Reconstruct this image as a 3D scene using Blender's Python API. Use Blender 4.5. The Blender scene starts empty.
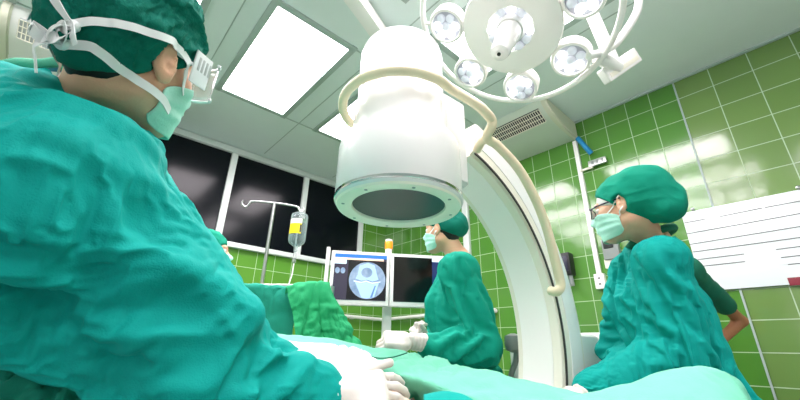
import bpy, bmesh, math, random
import numpy as np
from mathutils import Vector, Matrix, Quaternion
random.seed(3); np.random.seed(3)
SC = bpy.context.scene
COL = SC.collection
PI = math.pi
# ------------------------------------------------------------------ camera
F_PX = 364.47
PITCH, ROLL, YAW = 0.385490, 0.020033, 0.848931
EYE = np.array([0.0, 0.0, 0.95])
_f = np.array([math.cos(YAW)*math.cos(PITCH), math.sin(YAW)*math.cos(PITCH), math.sin(PITCH)])
_r = np.array([math.sin(YAW), -math.cos(YAW), 0.0]); _u = np.cross(_r, _f)
CR = _r*math.cos(ROLL) + _u*math.sin(ROLL)
CU = -_r*math.sin(ROLL) + _u*math.cos(ROLL)
CF = _f
_hd = CF[:2]/np.linalg.norm(CF[:2])
def ray(x, y): return CR*(x-400)/F_PX - CU*(y-200)/F_PX + CF
def at(x, y, D):            # layout helper: the point seen at (x, y) that stands D metres in front of the tripod
    r = ray(x, y); return EYE + r*(D/(r[:2] @ _hd))
def pc(x, y, z): return EYE + ray(x, y)*z     # same, by distance along the lens axis
def cdir(a, b, c):          # a direction given as right / up / away
    v = CR*a + CU*b + CF*c; return v/np.linalg.norm(v)
cam = bpy.data.cameras.new('camera'); camo = bpy.data.objects.new('camera', cam); COL.objects.link(camo)
cam.sensor_width = 36; cam.lens = F_PX*36/800; cam.clip_start = 0.02
camo.matrix_world = Matrix(((CR[0], CU[0], -CF[0], EYE[0]), (CR[1], CU[1], -CF[1], EYE[1]), (CR[2], CU[2], -CF[2], EYE[2]), (0, 0, 0, 1)))
SC.camera = camo
SC.view_settings.view_transform = 'Standard'; SC.view_settings.look = 'None'
SC.view_settings.gamma = 1; SC.view_settings.exposure = 0.36; SC.view_settings.use_curve_mapping = False

# ------------------------------------------------------------------ materials
def lin(c):
    if isinstance(c, str):
        c = [int(c[i:i+2], 16)/255 for i in (0, 2, 4)]
    return tuple((x/12.92 if x <= .04045 else ((x+.055)/1.055)**2.4) for x in c) + (1,)
def mat(name, col, rough=.5, metal=0, spec=.5, bump=0, scale=80, vary=0, emit=None, estr=1, trans=0, ior=1.45, sheen=0, coat=0, sss=0, detail=3):
    m = bpy.data.materials.new(name); m.use_nodes = True; nt = m.node_tree; b = nt.nodes['Principled BSDF']
    b.inputs['Base Color'].default_value = lin(col); b.inputs['Roughness'].default_value = rough
    b.inputs['Metallic'].default_value = metal; b.inputs['Specular IOR Level'].default_value = spec
    b.inputs['Transmission Weight'].default_value = trans; b.inputs['IOR'].default_value = ior
    b.inputs['Coat Weight'].default_value = coat
    if sheen: b.inputs['Sheen Weight'].default_value = sheen
    if sss:
        b.inputs['Subsurface Weight'].default_value = sss; b.inputs['Subsurface Scale'].default_value = .006
        b.inputs['Subsurface Radius'].default_value = (1, .4, .2)
    if emit:
        b.inputs['Emission Color'].default_value = lin(emit); b.inputs['Emission Strength'].default_value = estr
    if bump or vary:
        tc = nt.nodes.new('ShaderNodeTexCoord')
        n = nt.nodes.new('ShaderNodeTexNoise'); n.inputs['Scale'].default_value = scale; n.inputs['Detail'].default_value = detail
        nt.links.new(tc.outputs['Object'], n.inputs['Vector'])
        if bump:
            bp = nt.nodes.new('ShaderNodeBump'); bp.inputs['Strength'].default_value = bump; bp.inputs['Distance'].default_value = .004
            nt.links.new(n.outputs['Fac'], bp.inputs['Height']); nt.links.new(bp.outputs['Normal'], b.inputs['Normal'])
        if vary:
            n2 = nt.nodes.new('ShaderNodeTexNoise'); n2.inputs['Scale'].default_value = 6; n2.inputs['Detail'].default_value = 4
            nt.links.new(tc.outputs['Object'], n2.inputs['Vector'])
            hs = nt.nodes.new('ShaderNodeHueSaturation'); hs.inputs['Color'].default_value = lin(col)
            mr = nt.nodes.new('ShaderNodeMapRange'); mr.inputs['To Min'].default_value = 1-vary; mr.inputs['To Max'].default_value = 1+vary
            nt.links.new(n2.outputs['Fac'], mr.inputs['Value']); nt.links.new(mr.outputs['Result'], hs.inputs['Value'])
            nt.links.new(hs.outputs['Color'], b.inputs['Base Color'])
    return m
def tile_mat(name, c1, c2, grout, tw, th, ou, ov, axis, rough=.12):
    m = bpy.data.materials.new(name); m.use_nodes = True; nt = m.node_tree; b = nt.nodes['Principled BSDF']
    N = nt.nodes.new; L = nt.links.new
    tc = N('ShaderNodeTexCoord'); sp = N('ShaderNodeSeparateXYZ'); L(tc.outputs['Object'], sp.inputs[0])
    cb = N('ShaderNodeCombineXYZ')
    a1 = N('ShaderNodeMath'); a1.operation = 'ADD'; a1.inputs[1].default_value = 20*tw-ou; L(sp.outputs[axis], a1.inputs[0])
    a2 = N('ShaderNodeMath'); a2.operation = 'ADD'; a2.inputs[1].default_value = 20*th-ov; L(sp.outputs[2], a2.inputs[0])
    L(a1.outputs[0], cb.inputs[0]); L(a2.outputs[0], cb.inputs[1])
    br = N('ShaderNodeTexBrick'); br.offset = 0; br.squash = 1
    br.inputs['Scale'].default_value = 1; br.inputs['Brick Width'].default_value = tw; br.inputs['Row Height'].default_value = th
    br.inputs['Mortar Size'].default_value = .0032; br.inputs['Mortar Smooth'].default_value = .1; br.inputs['Bias'].default_value = 0
    br.inputs['Color1'].default_value = lin(c1); br.inputs['Color2'].default_value = lin(c2); br.inputs['Mortar'].default_value = lin(grout)
    L(cb.outputs[0], br.inputs['Vector'])
    L(br.outputs['Color'], b.inputs['Base Color'])
    # low glaze waviness plus sunken joints
    n = N('ShaderNodeTexNoise'); n.inputs['Scale'].default_value = 9; n.inputs['Detail'].default_value = 2; L(tc.outputs['Object'], n.inputs['Vector'])
    b1 = N('ShaderNodeBump'); b1.inputs['Strength'].default_value = .25; b1.inputs['Distance'].default_value = .004; L(n.outputs['Fac'], b1.inputs['Height'])
    inv = N('ShaderNodeMath'); inv.operation = 'SUBTRACT'; inv.inputs[0].default_value = 1; L(br.outputs['Fac'], inv.inputs[1])
    b2 = N('ShaderNodeBump'); b2.inputs['Strength'].default_value = .5; b2.inputs['Distance'].default_value = .003; L(inv.outputs[0], b2.inputs['Height'])
    L(b1.outputs['Normal'], b2.inputs['Normal']); L(b2.outputs['Normal'], b.inputs['Normal'])
    r = N('ShaderNodeMapRange'); r.inputs['To Min'].default_value = rough; r.inputs['To Max'].default_value = .6
    L(br.outputs['Fac'], r.inputs['Value']); L(r.outputs['Result'], b.inputs['Roughness'])
    b.inputs['Specular IOR Level'].default_value = .8
    return m

M = {}
M['ceiling'] = mat('ceiling_paint', 'e4f1ef', .55, vary=.02)
M['trim'] = mat('white_metal_trim', 'dfe6e4', .35)
M['seam'] = mat('ceiling_seam', 'aebfba', .5)
M['floor'] = mat('floor_vinyl', '8a908d', .35)
M['plain_wall'] = mat('pale_wall', 'f1f4f2', .5)
M['white'] = mat('white_plastic', 'f3f3ef', .35)
M['white_gloss'] = mat('white_enamel', 'e9e9e6', .22, coat=.3)
M['offwhite'] = mat('off_white_enamel', 'efecdc', .35)
M['lamp_white'] = mat('lamp_housing', 'fbf9f4', .35)
M['cream'] = mat('cream_rubber', 'e9dcbb', .4)
M['chrome'] = mat('chrome', 'd8dcde', .12, 1)
M['steel'] = mat('steel', 'b9bcbb', .3, 1)
M['dark_glass'] = mat('dark_window_glass', '0b0f16', .16, spec=.25)
M['black'] = mat('black_plastic', '15171a', .4)
M['dark_line'] = mat('dark_rubber', '3a3733', .5)
M['grey'] = mat('grey_plastic', '8c9491', .4)
M['grille'] = mat('dark_grille', '30363a', .5)
M['gown'] = mat('teal_gown_cotton', '009d93', .8, spec=.25, bump=.25, scale=350, vary=.04)
M['gown_mid'] = mat('teal_gown_cotton_older', '00967f', .8, spec=.25, bump=.25, scale=350, vary=.04)
M['cap'] = mat('dark_teal_cap_cotton', '04705e', .85, spec=.25, bump=.3, scale=300, vary=.06)
M['cap_green'] = mat('green_teal_cap_cotton', '058a70', .85, spec=.25, bump=.3, scale=300, vary=.04)
M['mint'] = mat('mint_drape_cotton', '72c8a8', .85, bump=.3, scale=300, vary=.03)
M['green_cloth'] = mat('green_drape_cotton', '23a56a', .85, bump=.3, scale=260, vary=.05)
M['teal_cloth'] = mat('teal_drape_cotton', '16967f', .85, bump=.3, scale=260, vary=.05)
M['white_cloth'] = mat('white_cotton', 'f2f5f0', .8, bump=.25, scale=200)
M['ribbon'] = mat('white_tape', 'eef3f1', .6)
M['mask'] = mat('mint_mask_paper', 'b2ecd9', .75, bump=.3, scale=120)
M['scrub'] = mat('dark_green_scrub', '0d6b52', .85, bump=.3, scale=260)
M['greyblue'] = mat('grey_blue_collar', '6d7f9c', .8)
M['glove'] = mat('latex_glove', 'e2dad2', .45, bump=.15, scale=90, sss=.1)
M['skin'] = mat('skin', 'e4b292', .5, bump=.15, scale=180, vary=.04, sss=.12)
M['skin_dark'] = mat('skin_tanned', 'a87250', .5, bump=.15, scale=180, sss=.1)
M['hair'] = mat('black_hair', '17120f', .45)
M['eye'] = mat('eye_white', 'e8e4de', .15)
M['iris'] = mat('dark_iris', '20130c', .15)
def thin_clear(name, col, tint=.9):
    m = bpy.data.materials.new(name); m.use_nodes = True; nt = m.node_tree; nt.nodes.clear(); N = nt.nodes.new; L = nt.links.new
    o = N('ShaderNodeOutputMaterial'); t = N('ShaderNodeBsdfTransparent'); t.inputs[0].default_value = (tint, tint, tint, 1)
    g = N('ShaderNodeBsdfPrincipled'); g.inputs['Base Color'].default_value = lin(col); g.inputs['Roughness'].default_value = .08
    mx = N('ShaderNodeMixShader'); lw = N('ShaderNodeLayerWeight'); lw.inputs['Blend'].default_value = .3
    mr = N('ShaderNodeMapRange'); mr.inputs['To Min'].default_value = .12; mr.inputs['To Max'].default_value = .7
    L(lw.outputs['Facing'], mr.inputs['Value']); L(mr.outputs['Result'], mx.inputs[0]); L(t.outputs[0], mx.inputs[1]); L(g.outputs[0], mx.inputs[2]); L(mx.outputs[0], o.inputs[0]); return m
M['clear'] = thin_clear('clear_plastic', 'f4fbfa')
M['goggle_frame'] = mat('frosted_goggle_frame', 'eef3f3', .2)
M['vent_dark'] = mat('vent_slot', 'b4bbb9', .5)
M['orange'] = mat('orange_beacon', 'f08a1e', .3, emit='f08a1e', estr=.5)
M['panel'] = mat('light_diffuser', 'ffffff', .5, emit='fff5fa', estr=12.0)
M['led'] = mat('led_lens_lit', 'ffffff', .2, emit='ffffff', estr=2.5)
M['led_off'] = mat('led_lens_dim', 'cfd3dc', .15, emit='e8eaf5', estr=.3, metal=.2)
M['led_field'] = mat('lamp_reflector', 'c4c4d0', .3, .1)
M['blue'] = mat('blue_sleeve', '1583bd', .4)
M['board'] = mat('whiteboard_enamel', 'e9f1f2', .15, coat=.4)
M['ink'] = mat('black_rule', '2b2f33', .5)
M['maroon'] = mat('maroon_tag', '8d2d3c', .5)
M['yellow'] = mat('yellow_label', 'ecd90a', .5)
M['label_white'] = mat('label_paper', 'e8ece6', .5)
M['bottle'] = thin_clear('clear_bottle', 'd9efef', .85)
M['detector'] = mat('detector_glass', '39484a', .3, spec=.6)
M['magenta'] = mat('magenta_tip', 'b02a6e', .4)
M['navy'] = mat('navy_frame', '23243c', .3)

# ------------------------------------------------------------------ mesh helpers
def tag(o, label=None, cat=None, group=None, kind=None):
    if label: o['label'] = label
    if cat: o['category'] = cat
    if group: o['group'] = group
    if kind: o['kind'] = kind
    return o
def empty(name, loc, label=None, cat=None, group=None):
    o = bpy.data.objects.new(name, None); COL.objects.link(o); o.location = Vector(loc); o.empty_display_size = .05
    return tag(o, label, cat, group)
def link(name, me, m, parent=None, smooth=True, rel=True):
    o = bpy.data.objects.new(name, me); COL.objects.link(o)
    for mm in (m if isinstance(m, (list, tuple)) else [m]): me.materials.append(mm)
    if smooth:
        me.polygons.foreach_set('use_smooth', [True]*len(me.polygons))
    if parent is not None:
        o.parent = parent
        w = Vector((0, 0, 0)); q = parent
        while q: w = w + q.location; q = q.parent
        if rel: o.location = -w                 # meshes are written in world metres
    return o
def from_bm(name, bm, m, parent=None, smooth=True, auto=True):
    me = bpy.data.meshes.new(name); bmesh.ops.recalc_face_normals(bm, faces=bm.faces); bm.to_mesh(me); bm.free()
    o = link(name, me, m, parent, smooth)
    if smooth and auto:
        try: me.set_sharp_from_angle(angle=math.radians(38))
        except Exception: pass
    return o
def from_np(name, V, Fq, m, parent=None, smooth=True):
    me = bpy.data.meshes.new(name); me.from_pydata([tuple(map(float, v)) for v in V], [], [tuple(int(i) for i in f) for f in Fq]); me.update()
    return link(name, me, m, parent, smooth)
def frame_from(zdir, xhint=(1, 0, 0)):
    z = Vector(zdir).normalized(); x = Vector(xhint); x = (x - z*x.dot(z))
    if x.length < 1e-4: x = Vector((0, 1, 0)) - z*z.y
    x.normalize(); y = z.cross(x)
    return Matrix((x, y, z)).transposed()
def xf(c, Rm=None):
    return Matrix.Translation(Vector(c)) @ (Rm.to_4x4() if Rm is not None else Matrix.Identity(4))
def add_box(bm, c, s, Rm=None, bev=0, seg=2):
    t = bmesh.new(); bmesh.ops.create_cube(t, size=1); bmesh.ops.scale(t, vec=Vector(s), verts=t.verts)
    if bev: bmesh.ops.bevel(t, geom=t.edges[:], offset=bev, segments=seg, affect='EDGES', profile=.7)
    bmesh.ops.transform(t, matrix=xf(c, Rm), verts=t.verts); me = bpy.data.meshes.new('t'); t.to_mesh(me); t.free(); bm.from_mesh(me); bpy.data.meshes.remove(me)
def add_lathe(bm, prof, c=(0, 0, 0), Rm=None, n=48, cap0=True, cap1=True):
    T = xf(c, Rm); rings = []
    for (r, z) in prof:
        rings.append([bm.verts.new(T @ Vector((r*math.cos(2*PI*k/n), r*math.sin(2*PI*k/n), z))) for k in range(n)])
    for a, b in zip(rings, rings[1:]):
        for k in range(n): bm.faces.new((a[k], a[(k+1) % n], b[(k+1) % n], b[k]))
    if cap0: bm.faces.new(rings[0][::-1])
    if cap1: bm.faces.new(rings[-1])
def catmull(P, n):
    P = [np.array(p, float) for p in P]; out = []
    Q = [2*P[0]-P[1]] + P + [2*P[-1]-P[-2]]
    for i in range(1, len(Q)-2):
        for k in range(n):
            t = k/n; a, b, c, d = Q[i-1:i+3]
            out.append(.5*((2*b) + (-a+c)*t + (2*a-5*b+4*c-d)*t*t + (-a+3*b-3*c+d)*t**3))
    out.append(P[-1]); return out
def add_tube(bm, P, r, n=12, closed=False):
    P = [Vector(p) for p in P]; N = len(P); rings = []; rr = r if isinstance(r, (list, tuple)) else [r]*N
    prev = None
    for i, p in enumerate(P):
        t = (P[(i+1) % N] - P[i-1]) if closed else (P[min(i+1, N-1)] - P[max(i-1, 0)])
        t.normalize()
        x = prev - t*prev.dot(t) if prev is not None else Vector((0, 0, 1)) - t*t.z
        if x.length < 1e-4: x = Vector((1, 0, 0)) - t*t.x
        x.normalize(); prev = x; y = t.cross(x)
        rings.append([bm.verts.new(p + (x*math.cos(2*PI*k/n) + y*math.sin(2*PI*k/n))*rr[i]) for k in range(n)])
    for i in range(N if closed else N-1):
        a, b = rings[i], rings[(i+1) % N]
        for k in range(n): bm.faces.new((a[k], a[(k+1) % n], b[(k+1) % n], b[k]))
    if not closed: bm.faces.new(rings[0][::-1]); bm.faces.new(rings[-1])
def box_obj(name, c, s, m, parent=None, bev=0, Rm=None, smooth=False):
    bm = bmesh.new(); add_box(bm, c, s, Rm, bev); return from_bm(name, bm, m, parent, smooth or bev > 0)
def tube_obj(name, P, r, m, parent=None, n=12, closed=False):
    bm = bmesh.new(); add_tube(bm, P, r, n, closed); return from_bm(name, bm, m, parent)
def lathe_obj(name, prof, c, m, parent=None, Rm=None, n=48, cap0=True, cap1=True):
    bm = bmesh.new(); add_lathe(bm, prof, c, Rm, n, cap0, cap1); return from_bm(name, bm, m, parent)
def ribbon(name, P, nrm, w, m, parent, th=.0012, n=6):
    """flat tape through the points P, lying on a surface whose outward normals are nrm"""
    C = catmull(P, n); Nn = catmull(nrm, n); bm = bmesh.new(); rows = []
    for i, p in enumerate(C):
        t = C[min(i+1, len(C)-1)] - C[max(i-1, 0)]; t /= np.linalg.norm(t)
        nn = Nn[i] - t*(Nn[i] @ t); nn /= np.linalg.norm(nn); s = np.cross(t, nn)
        rows.append([bm.verts.new(Vector(p + s*a*w/2 + nn*b*th)) for a, b in ((-1, 0), (1, 0), (1, 1), (-1, 1))])
    for a, b in zip(rows, rows[1:]):
        for k in range(4): bm.faces.new((a[k], a[(k+1) % 4], b[(k+1) % 4], b[k]))
    bm.faces.new(rows[0][::-1]); bm.faces.new(rows[-1])
    return from_bm(name, bm, m, parent)

# ------------------------------------------------------------------ noise + implicit surfaces
def _hash(i, j, k, s):
    h = (i.astype(np.int64)*374761393 + j.astype(np.int64)*668265263 + k.astype(np.int64)*2147483647 + s*974634777) & 0xffffffff
    h = ((h ^ (h >> 13))*1274126177) & 0xffffffff
    h = ((h ^ (h >> 16))*2246822519) & 0xffffffff
    return ((h ^ (h >> 15)) & 0xffff)/65535.0
def vnoise(P, s=0):
    i = np.floor(P); f = P-i; i = i.astype(np.int64); f = f*f*f*(f*(f*6-15)+10)
    o = 0
    for a in (0, 1):
        for b in (0, 1):
            for c in (0, 1):
                w = (f[:, 0] if a else 1-f[:, 0])*(f[:, 1] if b else 1-f[:, 1])*(f[:, 2] if c else 1-f[:, 2])
                o = o + w*_hash(i[:, 0]+a, i[:, 1]+b, i[:, 2]+c, s)
    return o*2-1
def fbm(P, s=0, n=3):
    o = 0; a = 1
    for k in range(n): o = o + a*vnoise(P*2**k + 17.3*k, s+k); a *= .5
    return o
def warped(P, fr, s, w=.6):
    Q = P*fr
    W = np.stack([vnoise(Q*.7 + 3.1, s+11), vnoise(Q*.7 + 7.7, s+12), vnoise(Q*.7 + 13.1, s+13)], 1)
    return Q + w*W
def ridges(P, fr, s, sharp=2.0, w=.9):
    return (1-np.abs(vnoise(warped(P, fr, s, w), s)))**sharp
def seg_d(P, a, b):
    ab = b-a; t = np.clip(((P-a) @ ab)/(ab @ ab), 0, 1); return np.linalg.norm(P-(a+t[:, None]*ab), axis=1), t
class Field:
    def __init__(s, lo, hi, h):
        s.h = h; s.lo = np.array(lo, float); s.n = np.ceil((np.array(hi)-s.lo)/h).astype(int)+1
        s.F = np.full(s.n, .08, np.float32)
    def _sub(s, lo, hi):
        a = np.clip(np.floor((np.array(lo)-s.lo)/s.h).astype(int), 0, s.n); b = np.clip(np.ceil((np.array(hi)-s.lo)/s.h).astype(int)+1, 0, s.n)
        if (b <= a).any(): return None
        ax = [s.lo[i] + s.h*np.arange(a[i], b[i]) for i in range(3)]
        X, Y, Z = np.meshgrid(*ax, indexing='ij')
        return tuple(slice(a[i], b[i]) for i in range(3)), np.stack([X.ravel(), Y.ravel(), Z.ravel()], 1), X.shape
    def _mix(s, sl, d, k, op):
        A = s.F[sl]; d = d.reshape(A.shape)
        if op == 'sub': d = -d; A, d, sg = -A, -d, -1
        else: sg = 1
        if op == 'sub':
            # max(A, -d) == -min(-A, d)
            pass
        if k > 0:
            hh = np.clip(.5 + .5*(A-d)/k, 0, 1); R = A*(1-hh) + d*hh - k*hh*(1-hh)
        else: R = np.minimum(A, d)
        s.F[sl] = sg*R
    def cap(s, p0, p1, r0, r1=None, k=.03, op='add'):
        p0 = np.array(p0, float); p1 = np.array(p1, float); r1 = r0 if r1 is None else r1
        m = max(r0, r1) + k + 4*s.h + (.03 if op == 'sub' else .0)
        q = s._sub(np.minimum(p0, p1)-m, np.maximum(p0, p1)+m)
        if q is None: return
        sl, P, sh = q; d, t = seg_d(P, p0, p1); s._mix(sl, d-(r0+(r1-r0)*t), k, op)
    def ell(s, c, r, Rm=None, k=.03, op='add'):
        c = np.array(c, float); r = np.array(r, float); m = max(r)+k+4*s.h
        q = s._sub(c-m, c+m)
        if q is None: return
        sl, P, sh = q; L = P-c
        if Rm is not None: L = L @ np.array(Rm)
        k0 = np.linalg.norm(L/r, axis=1); k1 = np.linalg.norm(L/(r*r), axis=1)
        s._mix(sl, np.where(k1 > 1e-9, k0*(k0-1)/np.maximum(k1, 1e-9), -min(r)), k, op)
    def box(s, c, hs, rad, Rm=None, k=.01, op='add'):
        c = np.array(c, float); hs = np.array(hs, float); m = np.linalg.norm(hs)+rad+k+4*s.h
        q = s._sub(c-m, c+m)
        if q is None: return
        sl, P, sh = q; L = P-c
        if Rm is not None: L = L @ np.array(Rm)
        qd = np.abs(L)-hs; d = np.linalg.norm(np.maximum(qd, 0), axis=1) + np.minimum(qd.max(1), 0) - rad
        s._mix(sl, d, k, op)
    def plane(s, p, n, k=0):       # keep the side the normal points to
        sl, P, sh = s._sub(s.lo, s.lo + s.h*s.n)
        n = np.array(n, float)/np.linalg.norm(n); d = -((P-np.array(p)) @ n)
        A = s.F[sl]; d = d.reshape(A.shape)
        if k > 0:
            hh = np.clip(.5 - .5*(A-d)/k, 0, 1); s.F[sl] = A*(1-hh) + d*hh + k*hh*(1-hh)
        else: s.F[sl] = np.maximum(A, d)
    def mesh(s):
        F = s.F; h = s.h
        F = F.copy(); F[0] = F[-1] = .05; F[:, 0] = F[:, -1] = .05; F[:, :, 0] = F[:, :, -1] = .05
        ins = F < 0; n = np.array(F.shape)-1
        cnt = np.zeros(n, np.int8)
        for a in (0, 1):
            for b in (0, 1):
                for c in (0, 1): cnt += ins[a:a+n[0], b:b+n[1], c:c+n[2]]
        act = (cnt > 0) & (cnt < 8); idx = np.argwhere(act); I, J, K = idx.T
        acc = np.zeros((len(idx), 3)); num = np.zeros(len(idx))
        cor = [(a, b, c) for a in (0, 1) for b in (0, 1) for c in (0, 1)]
        for p in cor:
            for ax in range(3):
                if p[ax]: continue
                q = list(p); q[ax] = 1
                fa = F[I+p[0], J+p[1], K+p[2]]; fb = F[I+q[0], J+q[1], K+q[2]]
                cr = (fa < 0) != (fb < 0); t = np.where(cr, fa/np.where(cr, fa-fb, 1), 0)
                pos = np.tile(np.array(p, float), (len(idx), 1)); pos[:, ax] += t
                acc[cr] += pos[cr]; num += cr
        V = s.lo + h*(idx + acc/num[:, None])
        vid = np.full(n, -1, np.int64); vid[I, J, K] = np.arange(len(idx))
        quads = []
        for ax in range(3):
            o = [i for i in range(3) if i != ax]
            A = ins[tuple(slice(0, -1) if i == ax else slice(1, -1) for i in range(3))]
            B = ins[tuple(slice(1, None) if i == ax else slice(1, -1) for i in range(3))]
            e = np.argwhere(A != B)
            if not len(e): continue
            base = e.copy(); base[:, o[0]] += 1; base[:, o[1]] += 1
            flip = A[tuple(e.T)]
            def cell(d0, d1):
                c = base.copy(); c[:, o[0]] -= d0; c[:, o[1]] -= d1; return vid[tuple(c.T)]
            q = np.stack([cell(1, 1), cell(0, 1), cell(0, 0), cell(1, 0)], 1)
            if ax == 1: flip = ~flip
            q = np.where(flip[:, None], q, q[:, ::-1]); quads.append(q)
        return V, np.concatenate(quads)
def vnormals(V, Q):
    n = np.cross(V[Q[:, 2]]-V[Q[:, 0]], V[Q[:, 3]]-V[Q[:, 1]]); N = np.zeros_like(V)
    for k in range(4): np.add.at(N, Q[:, k], n)
    return N/np.maximum(np.linalg.norm(N, axis=1), 1e-12)[:, None]
def relax(V, Q, it=2, f=.5):
    for _ in range(it):
        S = np.zeros_like(V); c = np.zeros(len(V))
        for a, b in ((0, 1), (1, 2), (2, 3), (3, 0)):
            np.add.at(S, Q[:, a], V[Q[:, b]]); np.add.at(c, Q[:, a], 1); np.add.at(S, Q[:, b], V[Q[:, a]]); np.add.at(c, Q[:, b], 1)
        V = V + f*(S/np.maximum(c, 1)[:, None]-V)
    return V
def loft(name, rows, m, parent=None, n=10, rn=8, th=.004, noise=None, crump=None):
    """cloth through rows of points: smooth sheet with a thickness"""
    R = [catmull(r, n) for r in rows]; cols = list(zip(*R)); G = [catmull(list(c), rn) for c in cols]
    A = np.array(G); nu, nv = A.shape[:2]; V = A.reshape(-1, 3)
    Q = np.array([(i*nv+j, (i+1)*nv+j, (i+1)*nv+j+1, i*nv+j+1) for i in range(nu-1) for j in range(nv-1)])
    N = vnormals(V, Q)
    if noise is not None: V = V + N*noise(V)[:, None]
    if crump is not None: V = crumple(V, Q, **crump)
    if crump is not None: V = relax(V, Q, 1, .3)
    o = from_np(name, V, Q, m, parent)
    md = o.modifiers.new('thickness', 'SOLIDIFY'); md.thickness = th; md.offset = 0
    return o
# ------------------------------------------------------------------ cloth that has more fabric than the shape under it buckles into folds
def crumple(V, Q, grow=.10, band=(-.012, .022), iters=160, kb=.25, seed=0, sag=.0004, pin=None, aniso=.75, dfr=3.0, dirs=None, sharpen=.5):
    n = len(V); N0 = vnormals(V, Q)
    E = np.concatenate([Q[:, [0, 1]], Q[:, [1, 2]], Q[:, [2, 3]], Q[:, [3, 0]]]); E.sort(axis=1); E = np.unique(E, axis=0)
    D = np.concatenate([Q[:, [0, 2]], Q[:, [1, 3]]]); C = np.concatenate([E, D]); nE = len(E)
    i, j = C[:, 0], C[:, 1]; d0 = V[j]-V[i]; l0 = np.linalg.norm(d0, axis=1); u = d0/np.maximum(l0, 1e-9)[:, None]
    mid = (V[i]+V[j])/2
    if dirs is None:
        ang = 2.2*vnoise(mid*dfr, seed+40); a = np.stack([np.cos(ang), np.sin(ang), .9*vnoise(mid*dfr, seed+41)], 1); a /= np.linalg.norm(a, axis=1)[:, None]
    else: a = dirs(mid)
    al = (u*a).sum(1)**2                       # edges across the fold direction get the surplus
    loc = np.clip(.65 + 1.3*vnoise(mid*4.0, seed+42), .08, 1.7)
    rest = l0*(1 + grow*loc*((1-aniso) + aniso*al))
    x = V + N0*(.004*fbm(V*16, seed+50, 3))[:, None]
    deg = np.bincount(i, minlength=n) + np.bincount(j, minlength=n); w = 1/np.maximum(deg, 1)
    ei, ej = E[:, 0], E[:, 1]; degE = np.maximum(np.bincount(ei, minlength=n)+np.bincount(ej, minlength=n), 1)
    free = np.ones(n) if pin is None else 1-pin
    lo, hi = band; vel = np.zeros_like(x)
    def lap(F):
        S = np.stack([np.bincount(ei, F[ej, k], n)+np.bincount(ej, F[ei, k], n) for k in range(3)], 1); return S/degE[:, None]-F
    for it in range(iters):
        d = x[j]-x[i]; L = np.linalg.norm(d, axis=1); c = d*(.5*(L-rest)/np.maximum(L, 1e-9))[:, None]
        S = np.stack([np.bincount(i, c[:, k], n)-np.bincount(j, c[:, k], n) for k in range(3)], 1)
        x = x + (S*w[:, None]*1.7)*free[:, None]
        if it % 2 == 0:
            B = lap(x-V); x = x + kb*B*free[:, None]
        x[:, 2] -= sag*free
        h = ((x-V)*N0).sum(1); hc = np.clip(h, lo, hi)
        x = x + N0*((hc-h)*.6)[:, None]
    if sharpen:
        Dd = x-V; S = Dd.copy()
        for _ in range(6): S = S + .6*lap(S)
        x = x + N0*(sharpen*((Dd-S)*N0).sum(1)*free)[:, None]
    return x
def resample(V, Q):
    """one smooth subdivision of a quad sheet (finer creases)"""
    n = len(V); E = np.concatenate([Q[:, [0, 1]], Q[:, [1, 2]], Q[:, [2, 3]], Q[:, [3, 0]]]); Es = np.sort(E, axis=1)
    U, inv = np.unique(Es, axis=0, return_inverse=True); inv = inv.reshape(-1); m = len(Q)
    em = n + inv.reshape(4, m); fc = n + len(U) + np.arange(m)
    V2 = np.concatenate([V, (V[U[:, 0]]+V[U[:, 1]])/2, V[Q].mean(1)])
    Q2 = np.concatenate([np.stack([Q[:, k], em[k], fc, em[k-1]], 1) for k in range(4)])
    return V2, Q2
# ================================================================== the room
H = 3.15; XR = 3.456; YB = 4.247; XL = -2.6; YF = -3.0
M['tile_left'] = tile_mat('green_tile', '508a34', '59903a', 'aecba0', .195, .2, .352, .165, 1)
M['tile_right'] = tile_mat('green_tile_wide', '698c48', '71934e', 'b8ceac', .239, .2, .352, .165, 1)
M['tile_back'] = tile_mat('green_tile_back', '5c9836', '659d3c', 'b2cea2', .2175, .2, 1.32, .165, 0)
def struct(o): o['kind'] = 'structure'; return o
struct(box_obj('floor', ((XL+XR)/2, (YF+YB)/2, -.05), (XR-XL+.4, YB-YF+.4, .1), M['floor']))
struct(box_obj('ceiling', ((XL+XR)/2, (YF+YB)/2, H+.05), (XR-XL+.4, YB-YF+.4, .1), M['ceiling']))
bm = bmesh.new(); add_box(bm, (XR+.05, (.352+YB)/2, H/2), (.1, YB-.352, H)); w1 = bm
me = bpy.data.meshes.new('wall_right'); add_box(bm, (XR+.05, (.352+YF)/2, H/2), (.1, .352-YF, H))
for f in bm.faces: f.material_index = 1 if f.calc_center_median().y < .352 else 0
bm.to_mesh(me); bm.free(); struct(link('wall_right', me, [M['tile_left'], M['tile_right']], smooth=False))
struct(box_obj('wall_back', ((XL+XR)/2, YB+.05, H/2), (XR-XL, .1, H), M['tile_back']))
struct(box_obj('wall_left', (XL-.05, (YF+YB)/2, H/2), (.1, YB-YF, H), M['plain_wall']))
struct(box_obj('wall_front', ((XL+XR)/2, YF-.05, H/2), (XR-XL, .1, H), M['plain_wall']))
struct(box_obj('trim_1', (XR-.004, .352, H/2), (.012, .012, H), M['seam']))
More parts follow.
